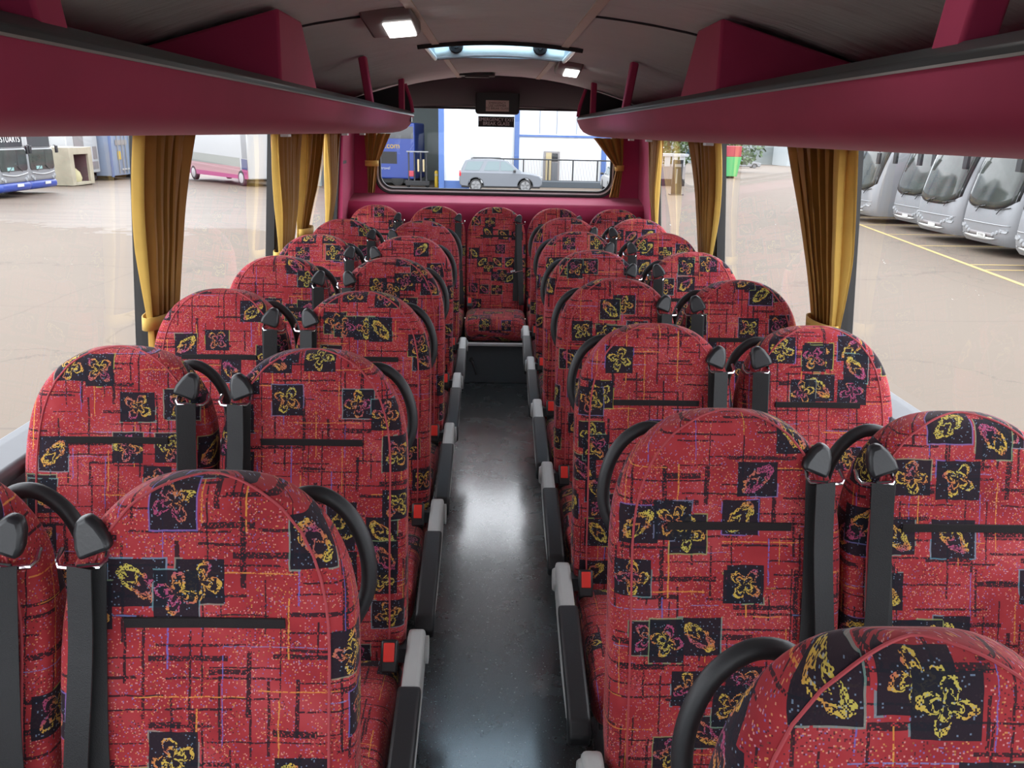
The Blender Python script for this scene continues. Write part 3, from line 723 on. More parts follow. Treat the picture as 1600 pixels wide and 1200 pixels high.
def make_seat(belt, handle, arm, bench=False):
    """belt / handle / arm: -1, +1 or 0 for the side each sits on. The seat faces -y."""
    t = bpy.data.objects.new('coach_seat', None); COL.objects.link(t); t.empty_display_size = 0.1
    dz = -0.035 if bench else 0.0
    bk = make_backrest(t, dz)
    # seam piping round the front edge
    zs = [0.44 + 0.76 * i / 22 for i in range(23)] + [1.205, 1.212, 1.218, 1.223, 1.227, 1.230, 1.2325, 1.2345, 1.236, 1.2375, 1.2385, 1.2391, 1.2395, 1.2398, 1.23995]
    a0, a1 = math.radians(-132), math.radians(-48)
    lft = [back_point(z, a0) for z in zs]; rgt = [back_point(z, a1) for z in zs]
    path = [(p[0], p[1] - 0.0005, p[2] + dz) for p in lft + rgt[::-1]]
    MB().tube(path, 0.0024, 6).build('piping', M['piping'], bk, smooth=True)
    if bench: make_cushion(t, 0.462, 0.168, 0.222, -0.12, -0.66)
    else: make_cushion(t)
    # hook strip for a headrest cover
    zv = 1.03 + dz
    rb = MB().grid(lambda u, v: (-0.122 + 0.244 * u, back_front(zv - dz) - 0.016 * abs(-0.122 + 0.244 * u) / 0.222 * 0.2 - 0.002, zv - 0.008 + 0.016 * v), 10, 1)
    rb.build('headrest_strip', M['velcro'], t, solid=0.004, offset=0)
    # frame and feet
    if not bench:
        MB().box((0, -0.36, 0.352), (0.38, 0.44, 0.035)).box((0, -0.13, 0.40), (0.36, 0.03, 0.12)).build('seat_frame', M['dark_steel'], t, bevel=0.004)
        for sx in (-0.13, 0.13):
            MB().prism([(-0.50, 0.0), (-0.14, 0.0), (-0.14, 0.02), (-0.27, 0.04), (-0.24, 0.34), (-0.42, 0.34), (-0.39, 0.04), (-0.50, 0.02)], sx - 0.014, sx + 0.014, 'x').build('leg', M['dark_steel'], t, bevel=0.003)
    # belt guide on the shoulder, with chrome loop and webbing
    if belt:
        b = belt; yg = back_front(1.15)
        R = Matrix.Rotation(b * math.radians(22), 4, 'Y')
        gm = MB().prism([(-0.010, 0.030), (0.010, 0.030), (0.021, 0.014), (0.028, -0.008), (0.028, -0.028), (-0.028, -0.028), (-0.028, -0.008), (-0.021, 0.014)], -0.011, 0.013, 'y')
        gx, gz = b * 0.172, 1.160 + dz
        gm.v = [tuple((R @ Vector(v)) + Vector((gx, yg + 0.006 + (v[2] - 0.02) * 0.30, gz))) for v in gm.v]
        go = gm.build('belt_guide', M['black_plastic'], t, bevel=0.008, seg=3)
        lp = MB().tube([Vector((gx + b * 0.010 + x, yg - 0.012 - yy, gz - 0.034 + z)) for x, yy, z in ((-0.034, -0.012, 0.012), (-0.036, 0.004, 0.0), (-0.030, 0.012, -0.006), (0, 0.014, -0.008), (0.030, 0.012, -0.006), (0.036, 0.004, 0.0), (0.034, -0.012, 0.012))], 0.0042, 8)
        lp.build('chrome_loop', M['chrome'], go, smooth=True)
        def yb(z): return back_front(z) - 0.006
        zl = 1.125 + dz
        p1 = smooth_path([(gx + b * 0.004, yb(1.12) - 0.024, zl), (gx + b * 0.004, yb(1.0) - 0.022, 1.0 + dz), (gx + b * 0.010, yb(0.85) - 0.02, 0.85 + dz), (gx + b * 0.020, yb(0.7) - 0.018, 0.70 + dz), (gx + b * 0.028, yb(0.52) - 0.016, 0.52 + dz)])
        ribbon(p1, 0.042, (1, 0.25 * b, 0)).build('belt_strap', M['webbing'], t, solid=0.0025, offset=0, smooth=False)
        p2 = smooth_path([(gx - b * 0.008, yb(1.12) - 0.010, zl), (gx - b * 0.006, yb(1.0) - 0.006, 1.0 + dz), (gx - b * 0.010, yb(0.85) - 0.006, 0.85 + dz), (gx - b * 0.016, yb(0.7) - 0.004, 0.70 + dz), (gx - b * 0.018, yb(0.55) - 0.006, 0.55 + dz)])
        ribbon(p2, 0.042, (1, -0.15 * b, 0)).build('belt_strap', M['webbing'], t, solid=0.0025, offset=0, smooth=False)
        zt_ = 0.775 + dz; tx = gx + b * 0.004; ty = yb(0.775) - 0.026
        tg = MB().tube([(tx - 0.030, ty, zt_ - 0.010), (tx - 0.028, ty - 0.006, zt_ - 0.004), (tx + 0.028, ty - 0.006, zt_ + 0.010), (tx + 0.030, ty, zt_ + 0.004)], 0.004, 8)
        tg.box((tx - b * 0.046, ty - 0.004, zt_ + 0.004 - b * 0.0), (0.036, 0.003, 0.014), Matrix.Rotation(-0.25, 3, 'Y'))
        tg.build('belt_tongue', M['chrome'], t)
    if arm or bench:
        a = arm if arm else -1
        bx, by, bz = a * 0.196, -0.235, 0.545 + (dz if bench else 0)
        R = Matrix.Rotation(math.radians(-28), 3, 'X')
        bu = MB().box((bx, by, bz), (0.040, 0.028, 0.075), R).build('buckle', M['black_plastic'], t, bevel=0.005)
        MB().box(tuple(Vector((bx, by, bz)) + R @ Vector((0, -0.0145, 0.010))), (0.026, 0.008, 0.044), R).build('release_button', M['red_button'], bu, bevel=0.002)
        MB().box(tuple(Vector((bx, by + 0.02, bz - 0.06))), (0.028, 0.012, 0.07)).build('buckle_stalk', M['webbing'], bu)
    if handle:
        hx = handle
        pts = smooth_path([(hx * 0.085, 0.070, 1.10), (hx * 0.10, 0.082, 1.162), (hx * 0.15, 0.082, 1.176), (hx * 0.198, 0.078, 1.142), (hx * 0.226, 0.070, 1.080), (hx * 0.228, 0.060, 1.01), (hx * 0.200, 0.045, 0.95)])
        MB().tube(pts, 0.0135, 12).build('grab_handle', M['black_soft'], t, smooth=True)
    if arm:
        x0, x1 = (0.234, 0.276) if arm > 0 else (-0.276, -0.234)
        body = [(-0.125, 0.500), (-0.130, 0.545), (-0.150, 0.566), (-0.175, 0.568), (-0.345, 0.536), (-0.35, 0.515), (-0.675, 0.455), (-0.700, 0.432), (-0.690, 0.405), (-0.60, 0.385), (-0.45, 0.395), (-0.30, 0.43), (-0.17, 0.465)]
        ao = MB().prism(body, x0, x1, 'x').build('armrest', M['grey_plastic'], t, bevel=0.010, seg=3)
        pad = [(-0.345, 0.515), (-0.345, 0.546), (-0.36, 0.548), (-0.66, 0.487), (-0.705, 0.468), (-0.722, 0.430), (-0.712, 0.398), (-0.69, 0.392), (-0.675, 0.42), (-0.66, 0.450)]
        xm = (x0 + x1) / 2
        MB().prism(pad, xm - 0.0265, xm + 0.0265, 'x').build('arm_pad', M['black_soft'], ao, bevel=0.008, seg=3)
        pv = MB().lathe([(0.0, 0), (0.030, 0), (0.034, 0.006), (0.034, 0.012), (0.0, 0.012)], (x1 - 0.004 if arm > 0 else x0 - 0.008, -0.165, 0.515), 20, 'x')
        pv.build('pivot_cap', M['grey_plastic'], ao, smooth=True)
        MB().box((arm * 0.215, -0.165, 0.51), (0.05, 0.04, 0.04)).build('hinge', M['dark_steel'], ao)
    return t

P_ = 0.7658
ORD = ['nearest', 'second', 'third', 'fourth', 'fifth', 'sixth', 'seventh']
def seat_row(proto, x, d0, ks, text, group):
    for i, k in enumerate(ks):
        o = proto if i == 0 else copy_tree(proto)
        o.location = (x, d0 + P_ * k, 0.0)
        tag(o, text(i), 'seat', group)
def txt(side, place, extra):
    def f(k):
        which = {0: 'nearest', 6: 'seventh'}.get(k, ORD[k])
        return '%s red patterned coach seat from the camera, %s, left of the aisle' % (which, place) if side == 'l' else '%s red patterned coach seat from the camera, %s, right of the aisle' % (which, place)
    return f
seat_row(make_seat(-1, 1, 1), -0.4507, 1.180, range(6), txt('l', 'in the armrest row', ''), 'red patterned seats left of the aisle')
seat_row(make_seat(1, 1, 0), -0.917, 1.180, range(6), txt('l', 'by the window', ''), 'red patterned seats left of the aisle')
seat_row(make_seat(1, -1, -1), 0.4507, 0.756, range(7), txt('r', 'in the armrest row', ''), 'red patterned seats right of the aisle')
seat_row(make_seat(-1, -1, 0), 0.9142, 0.756, range(1, 7), txt('r', 'by the window', ''), 'red patterned seats right of the aisle')
bench = make_seat(1, 0, 0, True)
bl = ['leftmost red patterned seat of the rear bench, by the window', 'red patterned rear bench seat between the leftmost and the middle one', 'middle red patterned seat of the rear bench, facing straight down the aisle', 'red patterned rear bench seat between the middle and the rightmost one', 'rightmost red patterned seat of the rear bench, by the window']
for i, x in enumerate((-0.922, -0.461, 0.0, 0.461, 0.921)):
    o = bench if i == 0 else copy_tree(bench)
    o.location = (x, 6.44, 0.0); tag(o, bl[i], 'seat', 'five seats of the rear bench')

# ------------------------------------------------------------------ curtains
def curtain(label, frame, top, tie, bot, folds, z0, z1, zt, amp=0.022, band=True, hem=0, loc=None):
    """frame(s, off, z) -> world point; top / tie / bot are (s0, s1) spans along the wall"""
    o0 = Vector(frame(sum(bot) / 2, 0, z0))
    t = thing('curtain', label, 'curtain', o0, 0, 'gold window curtains')
    ph = random.random() * 6
    def pt(u, v):
        z = z0 + (z1 - z0) * v
        if z < zt: k = (z - z0) / max(1e-4, zt - z0); a, b = [bot[i] + (tie[i] - bot[i]) * k for i in (0, 1)]
        else:
            k = ((z - zt) / (z1 - zt)); a, b = [tie[i] + (top[i] - tie[i]) * k for i in (0, 1)]
        sq = 0.45 + 0.55 * min(1.0, abs(z - zt) / 0.25)
        fold = math.sin(u * folds * 2 * math.pi + ph + 0.6 * math.sin(v * 3)) + 0.35 * math.sin(u * folds * 4.3 * math.pi + 1.3 * ph)
        off = amp * sq * fold + 0.012 * math.sin(v * 4 + ph)
        s_ = a + (b - a) * (u + 0.03 * math.sin(u * folds * 4 * math.pi + ph))
        return Vector(frame(s_, off, z)) - o0
    if hem:          # flat facing band along one edge
        ue = (0.0, 0.12) if hem < 0 else (0.88, 1.0)
        um = (0.12, 1.0) if hem < 0 else (0.0, 0.88)
        MB().grid(lambda u, v: pt(um[0] + (um[1] - um[0]) * u, v), 60, 30).build('cloth', M['curtain'], t, smooth=True, solid=0.003)
        def ptb(u, v):
            p = pt(ue[0] + (ue[1] - ue[0]) * u, v); q = pt(ue[0] if hem < 0 else ue[1], v)
            return p
        b = MB().grid(ptb, 8, 30); b.build('hem_band', M['curtain_light'], t, smooth=True, solid=0.004)
    else:
        MB().grid(pt, 70, 30).build('cloth', M['curtain'], t, smooth=True, solid=0.003)
    if band:
        loop = []
        for k in range(24):
            a = 2 * math.pi * k / 24; mid = sum(tie) / 2; hw = (tie[1] - tie[0]) / 2 + 0.012
            loop.append((mid + hw * math.cos(a), 0.042 * math.sin(a)))
        b = MB()
        for zz in (zt - 0.022, zt + 0.022):
            b.v += [tuple(Vector(frame(s_, off, zz)) - o0) for s_, off in loop]
        b.f = [(k, (k + 1) % 24, 24 + (k + 1) % 24, 24 + k) for k in range(24)]
        b.build('tieback', M['curtain_light'], t, smooth=True, solid=0.004)
    return t
M['curtain_light'] = curtain_material('gold_curtain_facing', (0.66, 0.42, 0.085))
def side_frame(sgn): return lambda s, off, z: (sgn * (wall_x(z) - 0.043 - off), s, z)
FL, FR = side_frame(-1), side_frame(1)
ZB, ZTOP = 0.99, 1.728
curtain('gold curtain at the nearest pillar on the left, with a pale front hem', FL, (2.67, 3.11), (2.71, 2.94), (2.70, 2.94), 5, ZB, ZTOP, 1.12, 0.022, True, -1)
curtain('gold curtain just beyond the second left-hand pillar', FL, (4.32, 4.90), (4.42, 4.68), (4.40, 4.68), 5, ZB, ZTOP, 1.10, 0.022, True, -1)
curtain('narrow gold curtain hanging between the two farthest left-hand ones', FL, (4.96, 5.46), (4.98, 5.20), (4.96, 5.20), 4, ZB, ZTOP, 1.16, 0.022, True, -1)
curtain('gold curtain beside the maroon rear corner panel on the left', FL, (5.62, 6.17), (5.68, 5.86), (5.66, 5.86), 4, ZB, ZTOP, 1.10, 0.024, False, -1)
curtain('gold curtain at the nearest pillar on the right, gathered by a tieback', FR, (2.69, 3.22), (2.77, 2.98), (2.74, 2.98), 6, ZB, ZTOP, 1.115, 0.022, True, -1)
curtain('gold curtain just beyond the second right-hand pillar', FR, (4.34, 4.92), (4.48, 4.70), (4.46, 4.70), 5, ZB, ZTOP, 1.10, 0.022, True, -1)
curtain('gold curtain beside the maroon rear corner panel on the right', FR, (5.88, 6.40), (5.98, 6.14), (5.96, 6.14), 4, ZB, ZTOP, 1.10, 0.022, False, -1)
def rear_frame(sgn): return lambda s, off, z: (sgn * s, 6.80 - off, z)
curtain('short gold curtain tied back at the left edge of the rear window', rear_frame(-1), (0.845, 1.05), (0.955, 1.04), (0.985, 1.035), 3, 1.27, ZTOP, 1.50, 0.022, True, 0)
curtain('short gold curtain tied back at the right edge of the rear window', rear_frame(1), (0.76, 1.00), (0.955, 1.005), (0.91, 0.985), 3, 1.27, ZTOP, 1.50, 0.022, True, 0)

# ------------------------------------------------------------------ the yard outside
def gz(y): return -0.99 - 0.0132 * y
gb = MB(); gb.add([(x, y, gz(y)) for y in (-60, 300) for x in (-220, 220)], [(0, 1, 3, 2)])
struct(gb.build('ground', M['ground']))
M['silver'] = plain('silver_paint', (0.21, 0.215, 0.225), 0.35, 0.2, var=0.03)
M['white_paint'] = plain('white_paint', (0.36, 0.365, 0.37), 0.35, var=0.03)
M['blue_paint'] = plain('blue_paint', (0.020, 0.045, 0.22), 0.35, var=0.05)
M['windscreen'] = plain('dark_windscreen', (0.035, 0.040, 0.036), 0.08, var=0.95, scale=1.6, spec=0.35)
M['side_glass'] = plain('black_side_glass', (0.02, 0.022, 0.026), 0.08, spec=0.7)
M['tyre'] = plain('tyre', (0.02, 0.02, 0.02), 0.8)
M['alloy'] = plain('alloy_wheel', (0.22, 0.225, 0.23), 0.3, 0.5)
M['lamp_white'] = plain('clear_lamp', (0.26, 0.27, 0.28), 0.2, spec=0.8)
M['lamp_red'] = plain('red_lamp', (0.55, 0.02, 0.03), 0.2)
M['plate'] = plain('white_number_plate', (0.42, 0.42, 0.40), 0.5)
M['yellow'] = plain('yellow_card', (0.42, 0.27, 0.01), 0.6)
M['line_yellow'] = plain('yellow_road_paint', (0.32, 0.23, 0.08), 0.8, var=0.25, scale=3)
M['dark_under'] = plain('dark_underbody', (0.015, 0.015, 0.016), 0.8)
M['teal_card'] = plain('pale_teal_card', (0.20, 0.34, 0.33), 0.6)
M['grey_card'] = plain('pale_dash_papers', (0.22, 0.21, 0.15), 0.7)

def wheel(mb, x, y, z, r, w, axis='x'):
    return mb.lathe([(0.0, -w / 2), (r * 0.9, -w / 2), (r, -w / 2 + 0.03), (r, w / 2 - 0.03), (r * 0.9, w / 2), (0.0, w / 2)], (x, y, z), 28, axis)

def coach(label, x, y, plate_text=None, group='silver coaches parked in the row on the right', var=0):
    """a parked coach whose front faces -x"""
    t = thing('parked_coach', label, 'coach', (x, y, gz(y)), -math.pi / 2, group)
    PR = [(0.30, 0.16), (0.42, 0.05), (0.60, 0.0), (0.95, 0.0), (1.15, 0.01), (1.35, 0.03), (1.7, 0.09), (2.2, 0.21), (2.7, 0.36), (3.1, 0.54), (3.35, 0.85), (3.45, 1.4)]
    def S(px, pz):
        for (z0, y0), (z1, y1) in zip(PR, PR[1:]):
            if z0 <= pz <= z1: yy = y0 + (y1 - y0) * (pz - z0) / (z1 - z0); break
        else: yy = PR[0][1] if pz < PR[0][0] else PR[-1][1]
        k = abs(px) / 1.27
        return yy + 0.08 * k ** 2 + 0.26 * max(0, (k - 0.76) / 0.24) ** 2.4
    b = MB(); cols = [-1.27, -1.25, -1.2, -1.12, -1.0, -0.8, -0.5, -0.2, 0.2, 0.5, 0.8, 1.0, 1.12, 1.2, 1.25, 1.27]
    rows = [z for z, _ in PR]; n = len(cols)
    for z in rows: b.v += [(cx, S(cx, z), z) for cx in cols]
    for j in range(len(rows) - 1):
        for i in range(n - 1): b.f.append((j * n + i, j * n + i + 1, (j + 1) * n + i + 1, (j + 1) * n + i))
    k0 = len(b.v)
    for z in rows: b.v += [(-1.27, 11.0, z), (1.27, 11.0, z)]
    for j in range(len(rows) - 1):
        b.f.append((j * n, (j + 1) * n, k0 + 2 * j + 2, k0 + 2 * j)); b.f.append((j * n + n - 1, k0 + 2 * j + 1, k0 + 2 * j + 3, (j + 1) * n + n - 1))
        b.f.append((k0 + 2 * j, k0 + 2 * j + 2, k0 + 2 * j + 3, k0 + 2 * j + 1))
    b.f.append(tuple(range(n)) + (k0 + 1, k0)); m_ = (len(rows) - 1)
    b.f.append(tuple(m_ * n + i for i in range(n)) + (k0 + 2 * m_ + 1, k0 + 2 * m_))
    b.build('body', M['silver'], t, smooth=True)
    def patch(name, mat, fx, z0, z1, nu=16, nv=10, lift=0.012, par=None):
        """fx(v) -> (xa, xb); lower edge may dip through z0(u)"""
        def f(u, v):
            xa, xb = fx(v); px = xa + (xb - xa) * u
            lo = z0(px) if callable(z0) else z0
            pz = lo + (z1 - lo) * v; return (px, S(px, pz) - lift, pz)
        return MB().grid(f, nu, nv).build(name, mat, par or t, smooth=True, solid=0.01, offset=1)
    dip = 1.32 if var != 1 else 1.26
    ws = patch('windscreen', M['windscreen'], lambda v: (-1.12 - 0.06 * v, 1.12 + 0.06 * v), lambda px: dip + 0.26 * (abs(px) / 1.12) ** 4, 3.12)
    patch('screen_rubber', M['rubber'], lambda v: (-1.18 - 0.05 * v, 1.18 + 0.05 * v), lambda px: dip - 0.06 + 0.26 * (abs(px) / 1.14) ** 4, 3.16, lift=0.006)
    patch('crease_line', M['lamp_white'], lambda v: (-1.15, 1.15), lambda px: 0.86, 0.885, 12, 1, 0.016)
    patch('lower_lip', M['bead'], lambda v: (-0.95, 0.80), lambda px: 0.42 + 0.10 * (abs(px + 0.05) / 0.9) ** 3, 0.50, 14, 2, 0.03)
    patch('lower_grille', M['lamp_body'], lambda v: (-0.75, 0.62), 0.50, 0.62, 10, 2, 0.010)
    for sx in (-1, 1):
        for k in range(3 if var != 1 else 4):
            cx = sx * (0.60 + 0.15 * k); cz = 0.60 + 0.06 * k + (0.05 if var == 1 else 0)
            q = MB().lathe([(0.0, -0.02), (0.05, -0.015), (0.062, 0.03), (0.0, 0.03)], (cx, S(cx, cz) - 0.012, cz), 14, 'y'); q.build('headlamp', M['lamp_white'], t, smooth=True)
        q = MB().prism(rrect(sx * 1.0, 0.73, 0.13, 0.05, 0.045, 4), -0.03, 0.05, 'y'); q.v = [(v[0], v[1] + S(v[0], v[2]), v[2]) for v in q.v]; q.build('indicator', M['lamp_white'], t)
    MB().box((0.0 + 0.1, S(0.1, 0.52) - 0.04, 0.53), (0.42, 0.02, 0.115)).build('number_plate', M['plate'], t, bevel=0.004)
    if plate_text: lettering('lettering', plate_text, 0.12, M['ink'], t, face_matrix((0.1, S(0.1, 0.52) - 0.0515, 0.53), (1, 0, 0), (0, 0, 1)))
    for px, tilt in ((-0.45, 0.5), (0.55, 0.35)):
        MB().tube([(px, S(px, 1.26) - 0.05, 1.26), (px + 0.55, S(px + 0.55, 1.36) - 0.06, 1.36)], 0.016, 6).build('wiper', M['rubber'], t)
        MB().tube([(px + 0.1, S(px, 1.18) - 0.05, 1.16), (px + 0.28, S(px + 0.2, 1.33) - 0.07, 1.33)], 0.013, 6).build('wiper_arm', M['rubber'], t)
    # cards and papers behind the glass
    def card(name, cx, cz, w, hgt, mat):
        MB().grid(lambda u, v: (cx - w / 2 + w * u, S(cx - w / 2 + w * u, cz - hgt / 2 + hgt * v) - 0.016, cz - hgt / 2 + hgt * v), 3, 2).build(name, mat, ws, solid=0.004, offset=1)
    card('yellow_card', 0.45 - 0.25 * var, 1.55, 0.14, 0.20, M['yellow']); card('teal_pass', 0.78, 1.72, 0.11, 0.22, M['teal_card'])
    card('dash_papers', -0.5 + 0.3 * var, 1.56, 0.7, 0.14, M['grey_card'])
    # black side glass and skirts
    for sx in (-1, 1):
        MB().box((sx * 1.275, 6.2, 2.35), (0.02, 9.4, 1.25)).build('side_windows', M['side_glass'], t)
        MB().box((sx * 1.275, 6.2, 0.95), (0.016, 9.4, 0.9)).build('side_skirt', M['dark_under' if var == 1 else 'lamp_body'], t)
        w_ = MB(); wheel(w_, sx * 1.13, 2.7, 0.48, 0.48, 0.28); w_.build('wheel', M['tyre'], t, smooth=True)
        w_ = MB(); wheel(w_, sx * 1.13, 8.6, 0.48, 0.48, 0.28); w_.build('wheel', M['tyre'], t, smooth=True)
        m2 = MB().tube(smooth_path([(sx * 1.15, 0.75, 3.05), (sx * 1.36, 0.25, 3.1), (sx * 1.42, 0.05, 2.75)]), 0.03, 8); m2.box((sx * 1.42, 0.05, 2.52), (0.22, 0.10, 0.42)); m2.build('mirror', M['black_plastic'], t, bevel=0.01)
    return t
coach('silver coach at the right edge of the row, cut by the frame', 13.15, 19.75, None, var=0)
coach('silver coach with a readable white plate, second from the right edge of the row', 13.9, 23.58, 'Y19A', var=0)
coach('silver coach with four-lamp clusters, third in the parked row on the right', 14.15, 26.85, None, var=1)
coach('silver coach fourth in the parked row, mostly hidden by its neighbour', 15.0, 30.4, None, var=0)
coach('silver coach fifth in the parked row, nearest to the gold curtain', 14.75, 34.1, None, var=0)
coach('farthest silver coach, a sliver beside the gold curtain', 15.4, 37.8, None, var=0)

def strip(name, label, a, b, w):
    d = (Vector(b) - Vector(a)); n = Vector((-d.y, d.x)).normalized() * w / 2
    m_ = MB().add([(p[0] + s * n.x, p[1] + s * n.y, gz(p[1] + s * n.y) + 0.004) for p in (a, b) for s in (-1, 1)], [(0, 1, 3, 2)])
    return struct(m_.build(name, M['line_yellow'], None, solid=0.003, offset=0))
strip('painted_line', '', (15.2, 37.5), (10.2, 10.0), 0.13)
for yy, xx in ((20.0, 12.1), (20.95, 12.25), (25.2, 13.0), (28.6, 13.6), (32.3, 14.25), (36.0, 14.9)):
    strip('painted_bay_line', '', (xx, yy), (26.0, yy + 0.3), 0.11)

def deck_bus(label, x, y, dest=None):
    """white and blue double-deck bus, front facing +x"""
    t = thing('double_deck_bus', label, 'bus', (x, y, gz(y)), math.pi / 2, 'white and blue buses on the left')
    W = 1.25
    def body(name, z0, z1, yo, mat, y1=10.5, bev=0.16):
        return MB().box((0, (yo + y1) / 2, (z0 + z1) / 2), (2 * W, y1 - yo, z1 - z0)).build(name, mat, t, bevel=bev, seg=4)
    body('skirt', 0.26, 0.66, -0.03, M['blue_paint'])
    body('lower_deck', 0.60, 2.16, 0.0, M['silver'])
    body('upper_deck', 2.10, 4.25, 0.03, M['white_paint'])
    MB().prism(rrect(0, 1.61, 1.08, 0.46, 0.14, 5), -0.03, 0.05, 'y').build('windscreen', M['windscreen'], t, bevel=0.01)
    MB().box((0.3, 0.0, 1.61), (0.03, 0.07, 0.86)).build('windscreen_bar', M['rubber'], t)
    MB().prism(rrect(0, 2.54, 0.98, 0.36, 0.06, 4), 0.02, 0.10, 'y').build('destination_box', M['side_glass'], t, bevel=0.01)
    if dest: lettering('lettering', dest, 0.36, M['white_ink'], t, face_matrix((0, -0.012, 2.50), (1, 0, 0), (0, 0, 1)), 1.05)
    MB().tube([(-1.0 + 2.0 * k / 12, -0.035, 1.04 - 0.10 * math.sin(math.pi * k / 12)) for k in range(13)], 0.022, 6).build('bright_trim', M['white_paint'], t)
    for sx in (-1, 1):
        for cx, cz in ((0.86, 0.76), (1.02, 0.84)):
            MB().lathe([(0.0, -0.05), (0.075, -0.04), (0.085, 0.02), (0.0, 0.02)], (sx * cx, 0.0, cz), 16, 'y').build('headlamp', M['lamp_white'], t, smooth=True)
        MB().box((sx * 1.33, -0.10, 2.05), (0.16, 0.10, 0.34)).box((sx * 1.28, -0.05, 2.24), (0.22, 0.04, 0.04)).build('mirror', M['black_plastic'], t, bevel=0.02)
        MB().box((sx * 1.255, 5.6, 1.9), (0.02, 9.4, 0.95)).build('side_windows', M['side_glass'], t)
        for yy in (2.2, 8.0):
            w_ = MB(); wheel(w_, sx * 1.12, yy, 0.48, 0.48, 0.28); w_.build('wheel', M['tyre'], t, smooth=True)
        MB().tube([(sx * 0.55, -0.06, 1.12), (sx * 0.2, -0.06, 1.35)], 0.014, 6).build('wiper', M['rubber'], t)
    MB().box((0.25, -0.05, 0.52), (0.52, 0.02, 0.13)).build('number_plate', M['plate'], t, bevel=0.004)
    MB().box((-0.35, -0.04, 1.25), (0.5, 0.02, 0.14)).build('dash_paper', M['teal_card'], t)
    return t
deck_bus('white and blue double-deck bus at the left edge of the yard with a lettered blind', -21.4, 38.25, 'STUARTS')
deck_bus('white and blue double-deck bus parked beside the cream store cabin', -21.7, 41.2)

M['cream_rust'] = plain('weathered_cream_steel', (0.30, 0.27, 0.20), 0.7, var=0.3, scale=1.6)
M['store_shade'] = plain('store_painted_shade', (0.10, 0.055, 0.06), 0.8)  # maroon darkened to stand for the shade inside the cabin
M['pale_blue_steel'] = plain('pale_blue_steel', (0.15, 0.195, 0.28), 0.55, var=0.12, scale=1.2)
M['mid_blue'] = plain('mid_blue_paint', (0.05, 0.10, 0.24), 0.5)
c = thing('store_cabin', 'weathered cream steel store cabin with an open front, beside the parked buses', 'cabin', (-23.4, 48.7, gz(48.7)))
MB().box((-1.6, -1.08, 1.07), (3.2, 0.46, 2.05)).box((-1.6, 1.08, 1.07), (3.2, 0.46, 2.05)).box((-1.6, 0, 1.90), (3.2, 1.70, 0.38)).box((-3.15, 0, 1.0), (0.1, 2.6, 2.0)).box((-1.6, 0, 0.12), (3.2, 1.70, 0.16)).build('shell', M['cream_rust'], c, bevel=0.02)
MB().box((-1.25, 0, 0.95), (0.05, 1.70, 1.54)).box((-0.68, -0.845, 0.95), (1.1, 0.02, 1.5)).box((-0.68, 0.845, 0.95), (1.1, 0.02, 1.5)).build('shade_liner', M['store_shade'], c)  # dark liners set in the opening; their colour paints the shade inside
for yy in (-1.15, 1.15): MB().box((-0.3, yy, 0.02), (0.3, 0.2, 0.05)).build('skid', M['dark_under'], c)
M['red_dull'] = plain('dull_red_drum', (0.30, 0.03, 0.05), 0.6); M['tan_sack'] = plain('tan_sack', (0.38, 0.34, 0.20), 0.9, var=0.2)
tag(MB().lathe([(0, 0), (0.2, 0), (0.21, 0.4), (0.2, 0.85), (0, 0.85)], (-24.1, 48.12, gz(48.7) + 0.2), 18).build('red_drum', M['red_dull'], smooth=True), 'dull red drum standing inside the cream store cabin', 'drum')
tag(MB().lathe([(0, 0), (0.42, 0), (0.48, 0.2), (0.40, 0.5), (0.2, 0.72), (0, 0.75)], (-24.05, 48.8, gz(48.7) + 0.2), 20).build('tan_sack', M['tan_sack'], smooth=True), 'tan bulging sack inside the cream store cabin', 'sack')

c = thing('freight_container', 'pale blue freight container with a yellow placard at the far left of the yard', 'container', (-24.4, 56.6, gz(56.6)))
MB().box((-1.3, 0, 1.9), (2.6, 4.0, 3.2)).build('body', M['pale_blue_steel'], c, bevel=0.02)
for yy in (-1.93, 1.93): MB().box((0.02, yy, 1.9), (0.08, 0.22, 3.3)).build('corner_post', M['mid_blue'], c)
for yy in (-0.9, -0.25, 0.25, 0.9): MB().tube([(0.05, yy, 0.4), (0.05, yy, 3.4)], 0.03, 6).build('door_bar', M['alloy'], c)
MB().box((0.03, -0.75, 1.55), (0.03, 0.42, 0.52)).build('placard', M['yellow'], c)
MB().box((0.03, 0.35, 0.66), (0.05, 1.7, 0.10)).build('bumper_bar', M['white_paint'], c)
MB().box((0.03, -0.3, 2.35), (0.02, 1.7, 0.32)).build('vent_panel', M['lamp_body'], c)
for yy in (-1.6, 1.6): MB().box((-1.2, yy, 0.16), (2.0, 0.3, 0.32)).build('bogie', M['dark_under'], c)
c = thing('welfare_trailer', 'white trailer cabin with dark side windows, partly behind the cream store cabin', 'trailer', (-25.0, 52.4, gz(52.4)))
MB().box((-1.5, 0, 1.85), (3.0, 3.9, 2.7)).build('body', M['white_paint'], c, bevel=0.05)
for yy, zz, w, hh in ((1.45, 1.7, 0.5, 0.75), (1.2, 0.95, 1.1, 0.45), (-0.5, 2.4, 1.2, 0.7)): MB().box((0.01, yy, zz), (0.03, w, hh)).build('window', M['lamp_body'], c)
for yy in (-1.5, 1.5):
    w_ = MB(); wheel(w_, -0.3, yy, 0.32, 0.32, 0.2); w_.build('wheel', M['tyre'], c, smooth=True)
MB().box((-1.5, 0, 0.42), (2.6, 3.6, 0.2)).build('chassis', M['dark_under'], c)

